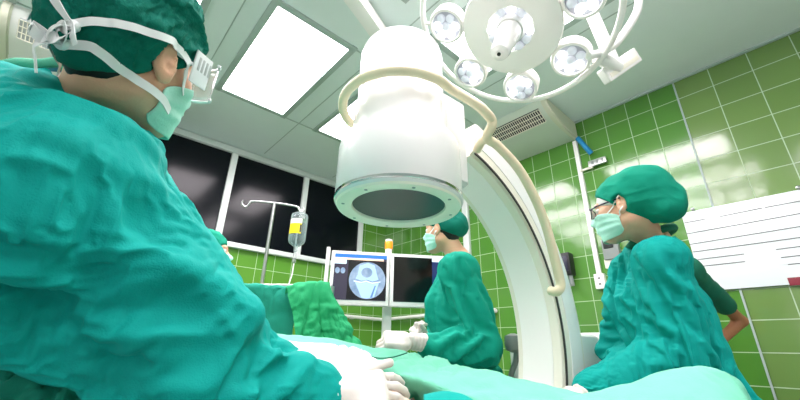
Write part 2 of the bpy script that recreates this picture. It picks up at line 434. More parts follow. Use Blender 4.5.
# windows: dark panes above the tiles of the back wall
ZS = 1.985
xs = [-.84, .11, 1.06, 2.01, 2.95]
for i in range(4):
    t = box_obj('window_%d' % (i+1), ((xs[i]+xs[i+1])/2, YB-.012, (ZS+3.09)/2), (.95, .02, 3.09-ZS), M['dark_glass']); struct(t)
fr = bmesh.new()
for x in xs: add_box(fr, (x, YB-.03, (ZS+3.1)/2), (.07, .05, 3.1-ZS), bev=.004)
add_box(fr, (1.055, YB-.035, ZS-.005), (3.86, .06, .055), bev=.005)
add_box(fr, (1.055, YB-.035, 3.105), (3.86, .07, .07), bev=.005)
struct(from_bm('trim_2', fr, M['trim']))
# ceiling seams between the boards
bm = bmesh.new()
for y in (1.935, 3.2): add_box(bm, (.5, y, H-.002), (5.6, .012, .006))
for x in (-.62, .38, 1.36, 2.34): add_box(bm, (x, .6, H-.002), (.008, 7, .005))
struct(from_bm('trim_3', bm, M['seam'], smooth=False))
bm = bmesh.new(); add_box(bm, (XR-.01, (YF+YB)/2, H-.008), (.02, YB-YF, .016)); struct(from_bm('trim_4', bm, M['seam'], smooth=False))

# ------------------------------------------------------------------ ceiling lights
LIGHTS = [(.86, 2.56, 'square white ceiling light panel between the near surgeon\'s cap and the imaging head'),
          (-.14, 2.56, 'white ceiling light panel partly behind the near surgeon\'s dark teal cap'),
          (1.87, 2.56, 'white ceiling light panel partly behind the cream handle ring of the imaging head'),
          (1.87, .82, 'white ceiling light panel glimpsed between the surgical lamp dish and its left pods'),
          (.86, .70, 'white ceiling light panel out of view above the patient table'),
          (-.14, .70, 'white ceiling light panel out of view above the near surgeon'),
          (-1.15, 2.56, 'added white ceiling light panel, unseen past the left air conditioner'),  # unseen panel added to brighten the near surgeon from behind left
          (.86, -.92, 'white ceiling light panel out of view behind the tripod'),
          (-.14, -.92, 'white ceiling light panel out of view in the rear left of the room'),
          ]
def ceiling_light(x, y, lab, w=.6, d=1.2):
    t = empty('ceiling_light', (x, y, H), lab, 'ceiling light', 'ceiling light panels')
    bm = bmesh.new(); b = .05
    for sx in (-1, 1): add_box(bm, (x+sx*(w/2+b/2-.005), y, H-.008), (b, d+2*b, .016), bev=.003)
    for sy in (-1, 1): add_box(bm, (x, y+sy*(d/2+b/2-.005), H-.008), (w, b, .016), bev=.003)
    from_bm('frame', bm, M['seam'], t)
    box_obj('diffuser', (x, y, H-.006), (w-.002, d-.002, .006), M['panel'], t)
for a in LIGHTS: ceiling_light(*a)

# ------------------------------------------------------------------ air conditioners hung under the ceiling
def air_con(name, T, L, lab, cm='ac', gm='grille'):
    """T maps (along, out from wall, z) to the room"""
    t = empty(name, T(L/2, .3, H), lab, 'air conditioner', 'ceiling air conditioners')
    prof = [(0, 2.955), (.2, 2.965), (.42, 3.0), (.53, 3.045), (.60, 3.10), (.62, 3.15), (0, 3.15)]
    bm = bmesh.new(); A = [bm.verts.new(Vector(T(.05, o, z))) for o, z in prof]; B = [bm.verts.new(Vector(T(L-.05, o, z))) for o, z in prof]
    for i in range(len(prof)): j = (i+1) % len(prof); bm.faces.new((A[i], A[j], B[j], B[i]))
    bm.faces.new(A); bm.faces.new(B[::-1]); from_bm('casing', bm, M[cm], t)
    for s in (0, L-.055):
        bm = bmesh.new(); pr = [(0, 2.945), (.2, 2.953), (.43, 2.988), (.54, 3.033), (.615, 3.09), (.635, 3.15), (0, 3.15)]
        A = [bm.verts.new(Vector(T(s, o, z))) for o, z in pr]; B = [bm.verts.new(Vector(T(s+.055, o, z))) for o, z in pr]
        for i in range(len(pr)): j = (i+1) % len(pr); bm.faces.new((A[i], A[j], B[j], B[i]))
        bm.faces.new(A); bm.faces.new(B[::-1]); bmesh.ops.recalc_face_normals(bm, faces=bm.faces)
        bmesh.ops.bevel(bm, geom=bm.edges[:], offset=.012, segments=2, affect='EDGES')
        from_bm('end_cap', bm, M['ac_cap'], t)
    # intake grille with louvres on the sloping front
    p0 = np.array(T(.1, .455, 3.006)); p1 = np.array(T(.1, .585, 3.078)); e = np.array(T(L-.1, .455, 3.006))-p0
    dn = np.array([0, 0, -.006])
    bm = bmesh.new(); V = [bm.verts.new(Vector(p)) for p in (p0+dn, p0+e+dn, p1+e+dn, p1+dn)]; f = bm.faces.new(V)
    r = bmesh.ops.extrude_face_region(bm, geom=[f]); bmesh.ops.translate(bm, vec=(0, 0, .012), verts=[v for v in r['geom'] if isinstance(v, bmesh.types.BMVert)])
    g = from_bm('grille', bm, M[gm], t, smooth=False)
    bm = bmesh.new(); u = e/np.linalg.norm(e); nb = int(np.linalg.norm(e)/.022)
    for k in range(nb+1):
        c = p0+e*k/nb+dn*1.6; d = p1-p0
        add_tube(bm, [c, c+d], .0035, 4)
    for q in (.0, .33, .66, 1.0): add_tube(bm, [p0+(p1-p0)*q+dn*1.8, p0+e+(p1-p0)*q+dn*1.8], .004, 4)
    from_bm('louvres', bm, M['offwhite'], g, smooth=False)
    return t
M['ac'] = mat('air_con_casing', 'd3ddd0', .35); M['ac_cap'] = mat('air_con_end', 'd6d8c4', .4)
air_con('air_conditioner', lambda a, o, z: (XR-.002-o, 1.2+a, z), 1.25, 'long pale air conditioner at the top of the green tiled wall behind the surgical lamp')
air_con('air_conditioner', lambda a, o, z: (-.87+a, YB-.40-o, z), 1.2, 'white air conditioner at the upper left edge behind the near surgeon\'s cap ties', 'white', 'vent_dark')

# ------------------------------------------------------------------ things on the right wall
wx = XR-.001
t = empty('whiteboard', (wx, -.25, 1.67), 'large white ruled board on the green tiles at the right edge', 'whiteboard')
box_obj('panel', (wx-.012, -.255, 1.672), (.02, 1.61, .60), M['board'], t, .003)
def on_wall(x, y): r = ray(x, y); return EYE + r*((wx-.024)/r[0])
LN = [((684, 223), (705, 219)), ((720, 216.5), (762, 208)), ((765, 207.5), (800, 201)), ((686, 234), (800, 213.5)), ((689, 244.5), (800, 226.5)),
      ((693, 252), (800, 237.5)), ((698, 259.5), (744, 254)), ((776, 249.5), (800, 246.5)), ((700, 266.5), (745, 261.5)), ((781, 257.5), (800, 255.5)), ((788, 264.5), (800, 263.3))]
for a, b in LN:
    A, B = on_wall(*a), on_wall(*b)
    if b[0] == 800: B = B + (B-A)*.9
    tube_obj('ruled_line', [A, B], .0021, M['ink'], t, 6)
bm = bmesh.new(); A, B, C_ = on_wall(787.5, 279), on_wall(787.5, 285), on_wall(803, 277.5)
add_box(bm, (wx-.027, (A[1]+C_[1])/2, (A[2]+B[2])/2), (.008, abs(A[1]-C_[1]), abs(A[2]-B[2])+.012), bev=.001); from_bm('red_tag', bm, M['maroon'], t)
for y in (.47, -.1): lathe_obj('clip', [(.012, 0), (.012, .014), (.004, .018)], (wx-.02, y, 1.985), M['steel'], t, frame_from((-1, 0, 0)), 12)
# conduit
t = empty('cable_conduit', (wx, 1.24, 1.6), 'thin white cable conduit down the green tiles beside the nurse\'s face', 'conduit')
box_obj('channel', (wx-.015, 1.235, 2.24), (.03, .04, 1.38), M['white'], t, .004)
box_obj('socket_box', (wx-.02, 1.235, 1.52), (.045, .085, .13), M['white'], t, .008)
for dz in (-.025, .025): box_obj('socket_hole', (wx-.043, 1.235, 1.52+dz), (.004, .02, .012), M['black'], t, .001)
t = tag(tube_obj('blue_hose', catmull([(wx-.06, 1.185, 2.925), (wx-.065, 1.16, 2.87), (wx-.06, 1.125, 2.79), (wx-.03, 1.10, 2.73)], 6), .024, M['blue']), 'short bright blue hose end below the air conditioner', 'hose')
t = empty('wall_bracket', (wx, 1.06, 2.64), 'small grey metal bracket on the conduit above the nurse\'s forehead', 'bracket')
box_obj('arm', (wx-.03, 1.17, 2.585), (.02, .12, .02), M['offwhite'], t, .003); box_obj('plate', (wx-.035, 1.06, 2.62), (.03, .16, .06), M['steel'], t, .004)
for k in range(3): box_obj('slot', (wx-.052, 1.01+.045*k, 2.62), (.004, .02, .03), M['grey'], t)
t = empty('wall_telephone', (wx, 1.58, 1.68), 'black box with a grey plug on the green tiles behind the cream handle', 'wall box')
box_obj('case', (wx-.05, 1.555, 1.70), (.1, .23, .21), M['black'], t, .015); box_obj('dial', (wx-.103, 1.50, 1.70), (.008, .08, .14), M['navy'], t, .004)
tube_obj('plug', [(wx-.06, 1.47, 1.60), (wx-.06, 1.465, 1.5)], .02, M['grey'], t)
t = empty('wall_intercom', at(612, 245, 2.5), 'small pale grey meter with dark screen just under the nurse\'s mask', 'meter')
c = on_wall(611, 246); box_obj('case', (wx-.03, c[1], c[2]-.03), (.06, .13, .18), M['grey'], t, .01); box_obj('screen', (wx-.063, c[1]+.01, c[2]+.02), (.006, .08, .09), M['black'], t, .003)
box_obj('bracket', (wx-.02, c[1]-.01, c[2]-.15), (.04, .17, .08), M['offwhite'], t, .008)
tag(box_obj('pipe_cover', (wx-.02, 2.02, 1.468), (.04, .06, 2.934), M['white'], None, .01), 'white vertical pipe cover on the tiles seen through the imaging arc', 'pipe')
tag(box_obj('pipe_cover', (wx-.02, 2.66, 1.45), (.04, .09, 2.9), M['trim'], None, .01), 'pale vertical pipe cover on the tiles behind the middle surgeon\'s cap', 'pipe')
t = empty('wall_rail', (2.9, YB, 1.31), 'white equipment rail low across the tiled corner behind the monitors', 'rail')
tube_obj('rail', catmull([(2.74, YB-.05, 1.24), (2.745, YB-.07, 1.31), (2.8, YB-.07, 1.32), (3.3, YB-.07, 1.315), (XR-.07, YB-.14, 1.315), (XR-.07, 3.5, 1.325), (XR-.07, 2.4, 1.335), (XR-.05, 2.35, 1.335), (XR, 2.34, 1.335)], 6), .022, M['white'], t)
for p in ((2.9, YB-.035, 1.31), (3.3, YB-.035, 1.31)): box_obj('bracket', p, (.03, .075, .03), M['white'], t)
for p in ((XR-.035, 3.5, 1.32), (XR-.035, 2.6, 1.33)): box_obj('bracket', p, (.075, .03, .03), M['white'], t)
t = empty('wall_socket', (2.72, YB, 1.2), 'small white socket plate on the tiles left of the monitor stand', 'socket')
box_obj('plate', (2.72, YB-.012, 1.235), (.11, .025, .09), M['white'], t, .006); box_obj('hole', (2.72, YB-.026, 1.235), (.04, .004, .03), M['grey'], t)
# ================================================================== surgical light
LC = at(511, 28, 1.25); LN_ = Vector((.56, .72, 1.0)) - Vector(LC); LN_.normalize()
RL = frame_from(LN_, -CR); LT = xf(LC, RL)
light = empty('surgical_light', LC, 'large round white surgical lamp with seven small pods inside a hoop', 'surgical lamp')
lathe_obj('dish', [(.02, -.075), (.12, -.07), (.19, -.045), (.222, -.012), (.226, .0), (.222, .012), (.212, .016), (.105, .022), (.1, .018)], LC, M['lamp_white'], light, RL, 64, True, False)
lathe_obj('lens_ring', [(.112, .02), (.110, .012), (.066, .008), (.062, .02)], LC, M['led_field'], light, RL, 48, False, False)
def disc_led(parent, p, r, on, n=12, nm='led'):
    return lathe_obj(nm, [(r, 0), (r, .006), (r*.75, .011), (r*.3, .013)], p, M['led'] if on else M['led_off'], parent, RL, n)
POD0 = .17; HR = .435
for k in range(12):
    a = 2*PI*k/12+.2; disc_led(light, LT @ Vector((.089*math.cos(a), .089*math.sin(a), .012)), .021, k % 12 not in (1, 4, 5, 8, 10))
lathe_obj('handle_base', [(.068, .005), (.068, .02), (.06, .035), (.045, .04)], LC, M['white_gloss'], light, RL, 40)
hd = lathe_obj('handle', [(.055, .03), (.05, .1), (.044, .19), (.037, .222), (.017, .233), (.006, .231)], LC, M['white_gloss'], light, RL, 32)
lathe_obj('handle_pin', [(.008, 0), (.008, .004), (.004, .005)], LT @ Vector((0, 0, .231)), M['black'], hd, RL, 14)
for k in range(4):
    a = k*PI/2+.5; bm = bmesh.new(); add_box(bm, LT @ Vector((.05*math.cos(a), .05*math.sin(a), .1)), (.006, .003, .1), RL @ Matrix.Rotation(a, 3, 'Z')); from_bm('handle_rib', bm, M['white'], hd)
for k in range(7):
    a = 2*PI*k/7 + POD0; R0 = .31; pcx = LT @ Vector((R0*math.cos(a), R0*math.sin(a), 0))
    pod = lathe_obj('pod', [(.03, -.075), (.07, -.07), (.086, -.05), (.088, .0), (.084, .012), (.073, .014), (.07, .006), (.0705, .003)], pcx, M['lamp_white'], light, RL, 40, True, False)
    lathe_obj('pod_lens', [(.0705, .002), (.035, .004), (.005, .0045)], pcx, M['led_field'], pod, RL, 32)
    for q in range(7):
        b = 2*PI*q/6+a; rr = 0 if q == 6 else .045
        disc_led(pod, LT @ Vector((R0*math.cos(a)+rr*math.cos(b), R0*math.sin(a)+rr*math.sin(b), .005)), .0205, q in ((k) % 6, (k+1) % 6, (k+2) % 6, (k+3) % 6), 12)
    u = Vector((math.cos(a), math.sin(a), 0))
    bm = bmesh.new(); add_box(bm, LT @ (u*.225 + Vector((0, 0, -.025))), (.07, .055, .035), RL @ Matrix.Rotation(a, 3, 'Z'), .008); from_bm('pod_arm', bm, M['lamp_white'], light)
HC = np.array(LT @ Vector((0, 0, -.0))); d_ = at(516.5, 10, 1.25)-LC; nn = np.array(LN_); d_ -= nn*(d_ @ nn)
HT = xf(LC+d_-nn*.02, RL)
hoop = tube_obj('hoop', [HT @ Vector((HR*math.cos(2*PI*k/96), HR*math.sin(2*PI*k/96), 0)) for k in range(96)], .0135, M['lamp_white'], light, 12, True)
for k in range(7):
    a = 2*PI*k/7 + POD0; p = LT @ Vector((.4*math.cos(a), .4*math.sin(a), -.02)); c0 = HT @ Vector((0, 0, 0)); v = (p-c0).normalized()
    tube_obj('hoop_strut', [p, c0 + v*HR], .009, M['lamp_white'], light, 10)
# yoke and control head
k1 = [at(640, -40, 1.32), at(639, 0, 1.3), at(635, 16, 1.29), at(619, 40, 1.27), at(603, 52, 1.26), at(588, 56, 1.25)]
tube_obj('yoke', catmull(k1, 8), .018, M['white'], light, 14)
bm = bmesh.new(); A, B = Vector(at(585, -2, 1.36)), Vector(at(613, 62, 1.36)); z = (B-A).normalized(); Rb = frame_from(z, CR)
add_box(bm, (A+B)/2, (.05, .035, (B-A).length), Rb, .006); from_bm('side_arm', bm, M['white'], light)
A, B = Vector(at(596, 56, 1.30)), Vector(at(618, 68, 1.36)); tube_obj('joint', [A, B], .03, M['white'], light, 18)
bm = bmesh.new(); ex = Vector(at(635.5, 55.5, 1.37)-at(603.5, 77, 1.37)); c_ = Vector(at(619.5, 66.5, 1.37)); ez = ex.normalized().cross(Vector(CF)).normalized()
Rb = Matrix((ex.normalized(), ez.cross(ex.normalized()), ez)).transposed(); add_box(bm, c_, (ex.length, .045, .075), Rb, .012, 3); cb_ = from_bm('control_head', bm, M['white'], light)
bm = bmesh.new(); add_box(bm, c_-ez*.012, (ex.length*.85, .05, .022), Rb, .004); from_bm('control_panel', bm, M['offwhite'], cb_)
mast = [Vector(at(640, -40, 1.32)), Vector((1.62, .36, 2.86)), Vector((1.45, .45, 2.93)), Vector((1.37, .50, 2.98)), Vector((1.365, .505, H))]
tube_obj('mast', mast, .03, M['white'], light, 16)
lathe_obj('ceiling_plate', [(.12, 0), (.12, -.03), (.09, -.05), (.045, -.06)], (mast[-1].x, mast[-1].y, H), M['white'], light, None, 36)
sp = bpy.data.lights.new('surgical_beam', 'SPOT'); sp.energy = 22; sp.spot_size = math.radians(42); sp.spot_blend = .8; sp.shadow_soft_size = .18; sp.color = (1, .985, .96)
so = bpy.data.objects.new('surgical_beam', sp); COL.objects.link(so); so.matrix_world = Matrix.Translation(LT @ Vector((0, 0, .22))) @ frame_from(-LN_).to_4x4()
so.parent = light; so.matrix_parent_inverse = Matrix.Translation(-Vector(LC))
# ceiling rail behind the imaging head
def on_ceil(x, y, z): r = ray(x, y); return Vector(EYE + r*((z-.95)/r[2]))
A, B = on_ceil(331, -35, 3.06), on_ceil(415, 84, 3.06)
bm = bmesh.new(); add_box(bm, (A+B)/2, (.1, .1, (B-A).length), frame_from((B-A), (0, 0, 1)), .01)
r_ = empty('ceiling_rail', (A+B)/2, 'white boxed beam crossing the ceiling behind the imaging head', 'ceiling beam'); from_bm('beam', bm, M['white'], r_)
for q in (.1, .9): p = A+(B-A)*q; box_obj('hanger', (p.x, p.y, 3.13), (.08, .08, .06), M['white'], r_, .005)

# ================================================================== C-arm
HX, HY, HZ = .69, .79, 1.345
ca = empty('c_arm_scanner', (HX, HY, 0), 'white C shaped imaging arm with a cylindrical detector head above the table', 'x-ray scanner')
head = lathe_obj('detector_head', [(.142, .014), (.16, .0), (.188, .002), (.1955, .012), (.1965, .014), (.1945, .016), (.1945, .028), (.1965, .031), (.196, .185), (.192, .205), (.182, .218), (.162, .226), (.157, .235), (.157, .34), (.152, .36), (.1485, .375), (.147, .575), (.142, .60), (.12, .615)], (HX, HY, HZ), M['white_gloss'], ca, None, 96, False)
lathe_obj('chrome_band', [(.1952, .0165), (.198, .018), (.198, .0265), (.1952, .028)], (HX, HY, HZ), M['chrome'], head, None, 96, False, False)
lathe_obj('face_ring', [(.1945, .012), (.188, .0005), (.162, -.001), (.144, .004), (.142, .012)], (HX, HY, HZ), M['offwhite'], head, None, 96, False, False)
lathe_obj('detector_window', [(.143, .013), (.06, .012), (.003, .012)], (HX, HY, HZ), M['detector'], head, None, 72, False, True)
for k in range(8):
    a = k*PI/4+.3; lathe_obj('screw', [(.005, 0), (.005, -.002), (.002, -.003)], (HX+.17*math.cos(a), HY+.17*math.sin(a), HZ+.0005), M['grey'], head, None, 10)
PH = math.radians(-3); au = Vector((math.cos(PH), math.sin(PH), 0)); av = Vector((-au.y, au.x, 0))
C0 = Vector((HX, HY, 1.01)) + au*.09
def arc_pt(th, r, v): return C0 + au*(r*math.cos(th)) + Vector((0, 0, r*math.sin(th))) + av*v
def arc_solid(name, prof, t0, t1, n, m, parent):
    bm = bmesh.new(); rows = []
    for i in range(n+1):
        th = t0+(t1-t0)*i/n; rows.append([bm.verts.new(arc_pt(th, r, v)) for r, v in prof])
    k = len(prof)
    for a, b in zip(rows, rows[1:]):
        for j in range(k): bm.faces.new((a[j], a[(j+1) % k], b[(j+1) % k], b[j]))
    bm.faces.new(rows[0]); bm.faces.new(rows[-1][::-1]); return from_bm(name, bm, m, parent)
d2 = math.radians
arc = arc_solid('arc', [(.612, -.075), (.605, -.082), (.605, .095), (.612, .10), (.752, .10), (.765, .088), (.765, -.075), (.752, -.09), (.622, -.09)], d2(74), d2(-112), 90, M['offwhite'], ca)
arc_solid('arc_seam', [(.615, -.0885), (.615, -.0925), (.624, -.0925), (.624, -.0885)], d2(73), d2(-112), 90, M['dark_line'], arc)
arc_solid('arc_side', [(.66, -.089), (.66, -.0925), (.74, -.0925), (.74, -.089)], d2(73), d2(-112), 90, M['white'], arc)
arc_solid('arc_inner_panel', [(.6035, -.05), (.6055, -.05), (.6055, .075), (.6035, .075)], d2(72), d2(-110), 90, M['lamp_white'], arc)
# mount between head and arc
bm = bmesh.new(); add_box(bm, (HX+.10, HY-.03, HZ+.255), (.2, .2, .33), Matrix.Rotation(PH, 3, 'Z'), .035, 3); from_bm('head_mount', bm, M['white_gloss'], ca)
# lower x-ray tube, carriage, base
lathe_obj('tube_housing', [(.06, .22), (.13, .2), (.14, .17), (.14, -.02), (.12, -.06)], (HX, HY, .30), M['white_gloss'], ca, None, 48)
carr = bmesh.new(); add_box(carr, C0+au*.86+av*.07+Vector((0, 0, -.2)), (.22, .26, .42), Matrix.Rotation(PH, 3, 'Z'), .03, 3); from_bm('carriage', carr, M['white'], ca)
bs = bmesh.new(); p = C0+au*1.2+av*.16; add_box(bs, (p.x, p.y, .58), (.42, .54, .90), Matrix.Rotation(PH, 3, 'Z'), .05, 3); from_bm('base_cabinet', bs, M['white'], ca)
for sx in (-1, 1):
    for sy in (-1, 1):
        q = p+au*(.2*sx)+av*(.19*sy); lathe_obj('wheel', [(.06, -.02), (.065, -.01), (.065, .01), (.06, .02)], (q.x, q.y, .065), M['grey'], ca, frame_from(av), 20)
# cream hand rail round the head, kinking out and down along the arc
hz = HZ+.362
hp = [Vector((HX+.198*math.cos(d2(a)), HY+.198*math.sin(d2(a)), hz)) for a in (95, 118, 140, 165, 190, 215, 240, 262, 280)]
hp += [Vector(at(476, 104, .93)), Vector(at(487, 114, .95)), Vector(at(492, 121, .97)), Vector(at(491, 128, .98)), Vector(at(487, 135, 1.0)), Vector(at(489, 140, 1.02)), Vector(at(498, 146, 1.04)),
       Vector(at(518, 168, 1.08)), Vector(at(534, 196, 1.12)), Vector(at(546, 226, 1.16)), Vector(at(554, 256, 1.19)), Vector(at(559, 276, 1.21)), Vector(at(560.5, 286, 1.215)), Vector(at(557, 291.5, 1.22)), Vector(at(551, 291, 1.25))]
tube_obj('hand_rail', catmull([tuple(v) for v in hp], 6), .0155, M['cream'], ca, 14)
tube_obj('rail_stub', catmull([tuple(at(489, 139, 1.02)), tuple(at(482, 141, 1.05)), tuple(at(477, 150, 1.1))], 5), .015, M['cream'], ca, 14)
tube_obj('brake_lever', catmull([tuple(at(509, 384, 1.75)), tuple(at(512, 372, 1.75)), tuple(at(516, 360, 1.75)), tuple(at(516, 345, 1.75)), tuple(at(515, 338, 1.75))], 5), .012, M['grey'], ca)
lathe_obj('lever_knob', [(.01, -.04), (.035, -.03), (.04, 0), (.035, .03), (.01, .04)], at(513.5, 343, 1.75), M['grey'], ca, None, 20)

# ================================================================== monitors
b7 = math.radians(-8); hr = np.array([_hd[1], -_hd[0], 0]); hf = np.array([_hd[0], _hd[1], 0])
mr = hr*math.cos(b7) - hf*math.sin(b7); mf = np.cross([0, 0, 1], mr)
RMn = Matrix((Vector(mr), Vector(mf), Vector((0, 0, 1)))).transposed()
MC = at(389.6, 279, 2.2); mt = empty('monitor_cart', (MC[0], MC[1], 0), 'white stand with twin flat imaging monitors and an orange beacon', 'monitor stand')
def ml(u, w, v): return Vector(MC + mr*u + mf*w + np.array([0, 0, v]))
M['scr_base'] = mat('screen_backdrop', '332f3d', .2, emit='332f3d', estr=.9); M['scr_dark'] = mat('screen_black', '0c0d10', .15)
M['scr_blue'] = mat('screen_blue_bar', '2a62a8', .2, emit='2a62a8', estr=1); M['scr_light'] = mat('screen_light_panel', 'b9c9d4', .2, emit='b9c9d4', estr=1)
M['scr_black'] = mat('screen_image_field', '141418', .2, emit='141418', estr=1); M['scr_navy'] = mat('screen_navy', '18264f', .2, emit='18264f', estr=.9)
M['scr_peach'] = mat('screen_peach', 'd8b59c', .2, emit='d8b59c', estr=.9); M['xray_bone'] = mat('xray_bone', 'bccfe2', .2, emit='bccfe2', estr=1)
def xray_mat():
    m = bpy.data.materials.new('xray_image'); m.use_nodes = True; nt = m.node_tree; b = nt.nodes['Principled BSDF']; tc = nt.nodes.new('ShaderNodeTexCoord')
    n = nt.nodes.new('ShaderNodeTexNoise'); n.inputs['Scale'].default_value = 22; n.inputs['Detail'].default_value = 3; nt.links.new(tc.outputs['Object'], n.inputs[0])
    r = nt.nodes.new('ShaderNodeValToRGB'); r.color_ramp.elements[0].color = lin('6f8fb4'); r.color_ramp.elements[1].color = lin('a9c2dc'); r.color_ramp.elements[0].position = .3; r.color_ramp.elements[1].position = .7
    nt.links.new(n.outputs['Fac'], r.inputs[0]); nt.links.new(r.outputs['Color'], b.inputs['Emission Color']); b.inputs['Emission Strength'].default_value = 1; b.inputs['Base Color'].default_value = (.02, .02, .02, 1); return m
M['xray'] = xray_mat()
def mbox(name, u0, u1, v0, v1, w0, w1, m, par, bev=0):
    bm = bmesh.new(); add_box(bm, ml((u0+u1)/2, (w0+w1)/2, (v0+v1)/2), (u1-u0, w1-w0, v1-v0), RMn, bev); return from_bm(name, bm, m, par, bev > 0)
def poly_plate(name, pts, w, th, m, par):
    bm = bmesh.new(); a = [bm.verts.new(ml(u, w, v)) for u, v in pts]; b = [bm.verts.new(ml(u, w-th, v)) for u, v in pts]
    bm.faces.new(a); bm.faces.new(b[::-1])
    for i in range(len(pts)): j = (i+1) % len(pts); bm.faces.new((a[i], a[j], b[j], b[i]))
    return from_bm(name, bm, m, par, False)
MW = .352; MH2 = .158
for s in (-1, 1):
    u0, u1 = (-MW-.002, -.002) if s < 0 else (.002, MW+.002)
    mon = mbox('monitor', u0, u1, -MH2, MH2, 0, .05, M['white'], mt, .008)
    a0, a1, b0, b1 = u0+.022, u1-.018, -MH2+.028, MH2-.02
    mbox('screen', a0, a1, b0, b1, -.002, .01, M['scr_base'] if s < 0 else M['scr_dark'], mon)
    if s < 0:
        mbox('menu_bar', a0, a1, b1-.022, b1, -.003, .005, M['scr_blue'], mon); mbox('tool_bar', a0, a1-.02, b1-.034, b1-.022, -.003, .005, M['scr_peach'], mon)
        mbox('side_panel', a0, a0+.07, b1-.06, b1-.034, -.003, .005, M['scr_light'], mon)
        fld = mbox('image_field', a0+.082, a1-.002, b0+.004, b1-.036, -.003, .005, M['scr_black'], mon)
        cx, cy, rr = (a0+.082+a1)/2+.002, (b0+b1)/2-.018, .108
        poly_plate('xray_circle', [(cx+rr*1.0*math.cos(2*PI*k/56), cy+rr*math.sin(2*PI*k/56)) for k in range(56)], -.0032, .001, M['xray'], mon)
        def ell_(x, y, a, b, rot=0, n=24): return [(cx+x+a*math.cos(t)*math.cos(rot)-b*math.sin(t)*math.sin(rot), cy+y+a*math.cos(t)*math.sin(rot)+b*math.sin(t)*math.cos(rot)) for t in [2*PI*k/n for k in range(n)]]
        M['bone2'] = mat('xray_mid_bone', '8fadce', .2, emit='8fadce', estr=1); M['xdark'] = mat('xray_gap', '4f6f98', .2, emit='4f6f98', estr=1)
        poly_plate('femur', [(cx-.05, cy+.085), (cx-.058, cy+.03), (cx-.07, cy+.008), (cx-.035, cy-.004), (cx-.004, cy+.004), (cx+.03, cy-.006), (cx+.066, cy+.006), (cx+.055, cy+.035), (cx+.04, cy+.09), (cx, cy+.103)], -.0043, .0006, M['bone2'], mon)
        poly_plate('tibia', [(cx-.072, cy-.012), (cx-.03, cy-.018), (cx, cy-.012), (cx+.035, cy-.02), (cx+.07, cy-.012), (cx+.062, cy-.035), (cx+.045, cy-.095), (cx, cy-.105), (cx-.03, cy-.1), (cx-.058, cy-.04)], -.0043, .0006, M['bone2'], mon)
        poly_plate('joint_gap', [(cx-.08, cy-.004), (cx-.035, cy-.011), (cx-.004, cy-.003), (cx+.03, cy-.013), (cx+.078, cy-.004), (cx+.078, cy-.009), (cx+.032, cy-.019), (cx-.003, cy-.01), (cx-.035, cy-.017), (cx-.08, cy-.01)], -.005, .0006, M['xray_bone'], mon)
        poly_plate('patella', ell_(-.005, .045, .033, .03), -.005, .0006, M['xray'], mon)
        poly_plate('tissue_gap', [(cx+.02, cy-.1), (cx+.045, cy-.03), (cx+.052, cy-.03), (cx+.034, cy-.098)], -.005, .0006, M['xdark'], mon)
        for q in (0, 1): poly_plate('thumbnail', [(a0+.02+q*.032+.014*math.cos(2*PI*k/20), b1-.10+.018*math.sin(2*PI*k/20)) for k in range(20)], -.0032, .001, M['xray'], mon)
    else:
        mbox('side_panel', a1-.075, a1, b0, b1-.022, -.003, .005, M['scr_navy'], mon); mbox('menu_bar', a1-.075, a1, b1-.022, b1, -.003, .005, M['scr_light'], mon)
mbox('side_plate', -MW-.034, -MW-.012, -MH2+.0, MH2+.018, -.005, .07, M['white'], mt, .006)
mbox('pole', -.026, .026, -.76, .17, .075, .125, M['white'], mt, .01); box_obj('pole_arm', (ml(-.04, .16, 0).x, ml(-.04, .16, 0).y, .525), (.3, .3, .06), M['white'], mt, .02, Matrix.Rotation(.6, 3, 'Z')); mbox('crossbar', -.2, .2, -.03, .03, .05, .08, M['white'], mt, .004)
p = ml(0, .1, .17); bc = lathe_obj('beacon', [(.021, .0), (.022, .035), (.022, .038)], p, M['white'], mt, None, 24)
lathe_obj('beacon_lens', [(.023, .036), (.025, .04), (.025, .085), (.022, .09)], p, M['orange'], bc, None, 24); lathe_obj('beacon_cap', [(.024, .088), (.023, .1), (.01, .104)], p, M['white'], bc, None, 24)
p = ml(-.08, .22, 0); box_obj('cart_body', (p.x, p.y, .32), (.36, .36, .46), M['white'], mt, .03, Matrix.Rotation(.6, 3, 'Z'))
for k in range(4):
    a = k*PI/2+.6+PI/4; lathe_obj('wheel', [(.045, -.015), (.05, 0), (.045, .015)], (p.x+.24*math.cos(a), p.y+.24*math.sin(a), .05), M['grey'], mt, frame_from((1, 0, 0)), 16)
box_obj('cart_foot', (p.x, p.y, .095), (.42, .42, .05), M['grey'], mt, .01, Matrix.Rotation(.6, 3, 'Z'))

# ================================================================== IV stand and bottle
ib = at(260.7, 283, 2.5); it = at(275.7, 203, 2.5); it[:2] = ib[:2] = (ib[:2]+it[:2])/2
ivp = empty('iv_stand', (ib[0], ib[1], 0), 'thin steel drip stand with two hooks before the dark window', 'drip stand')
tube_obj('pole', [(ib[0], ib[1], .1), (ib[0], ib[1], it[2])], .0125, M['steel'], ivp, 12)
hl = [at(243.5, 200.5, 2.5), at(242, 204, 2.5), at(246, 207, 2.5), at(249.5, 203.5, 2.5), at(253, 201.3, 2.5), at(276, 203.2, 2.5), at(296, 206.5, 2.5), at(299, 209.5, 2.5), at(301.5, 212.5, 2.5), at(304, 210.5, 2.5), at(303, 207.5, 2.5)]
tube_obj('hook_bar', catmull([tuple(v) for v in hl], 6), .0075, M['steel'], ivp, 10)
for k in range(5):
    a = 2*PI*k/5; tube_obj('foot', [(ib[0], ib[1], .12), (ib[0]+.27*math.cos(a), ib[1]+.27*math.sin(a), .06), (ib[0]+.27*math.cos(a), ib[1]+.27*math.sin(a), .0)], .014, M['steel'], ivp, 10)
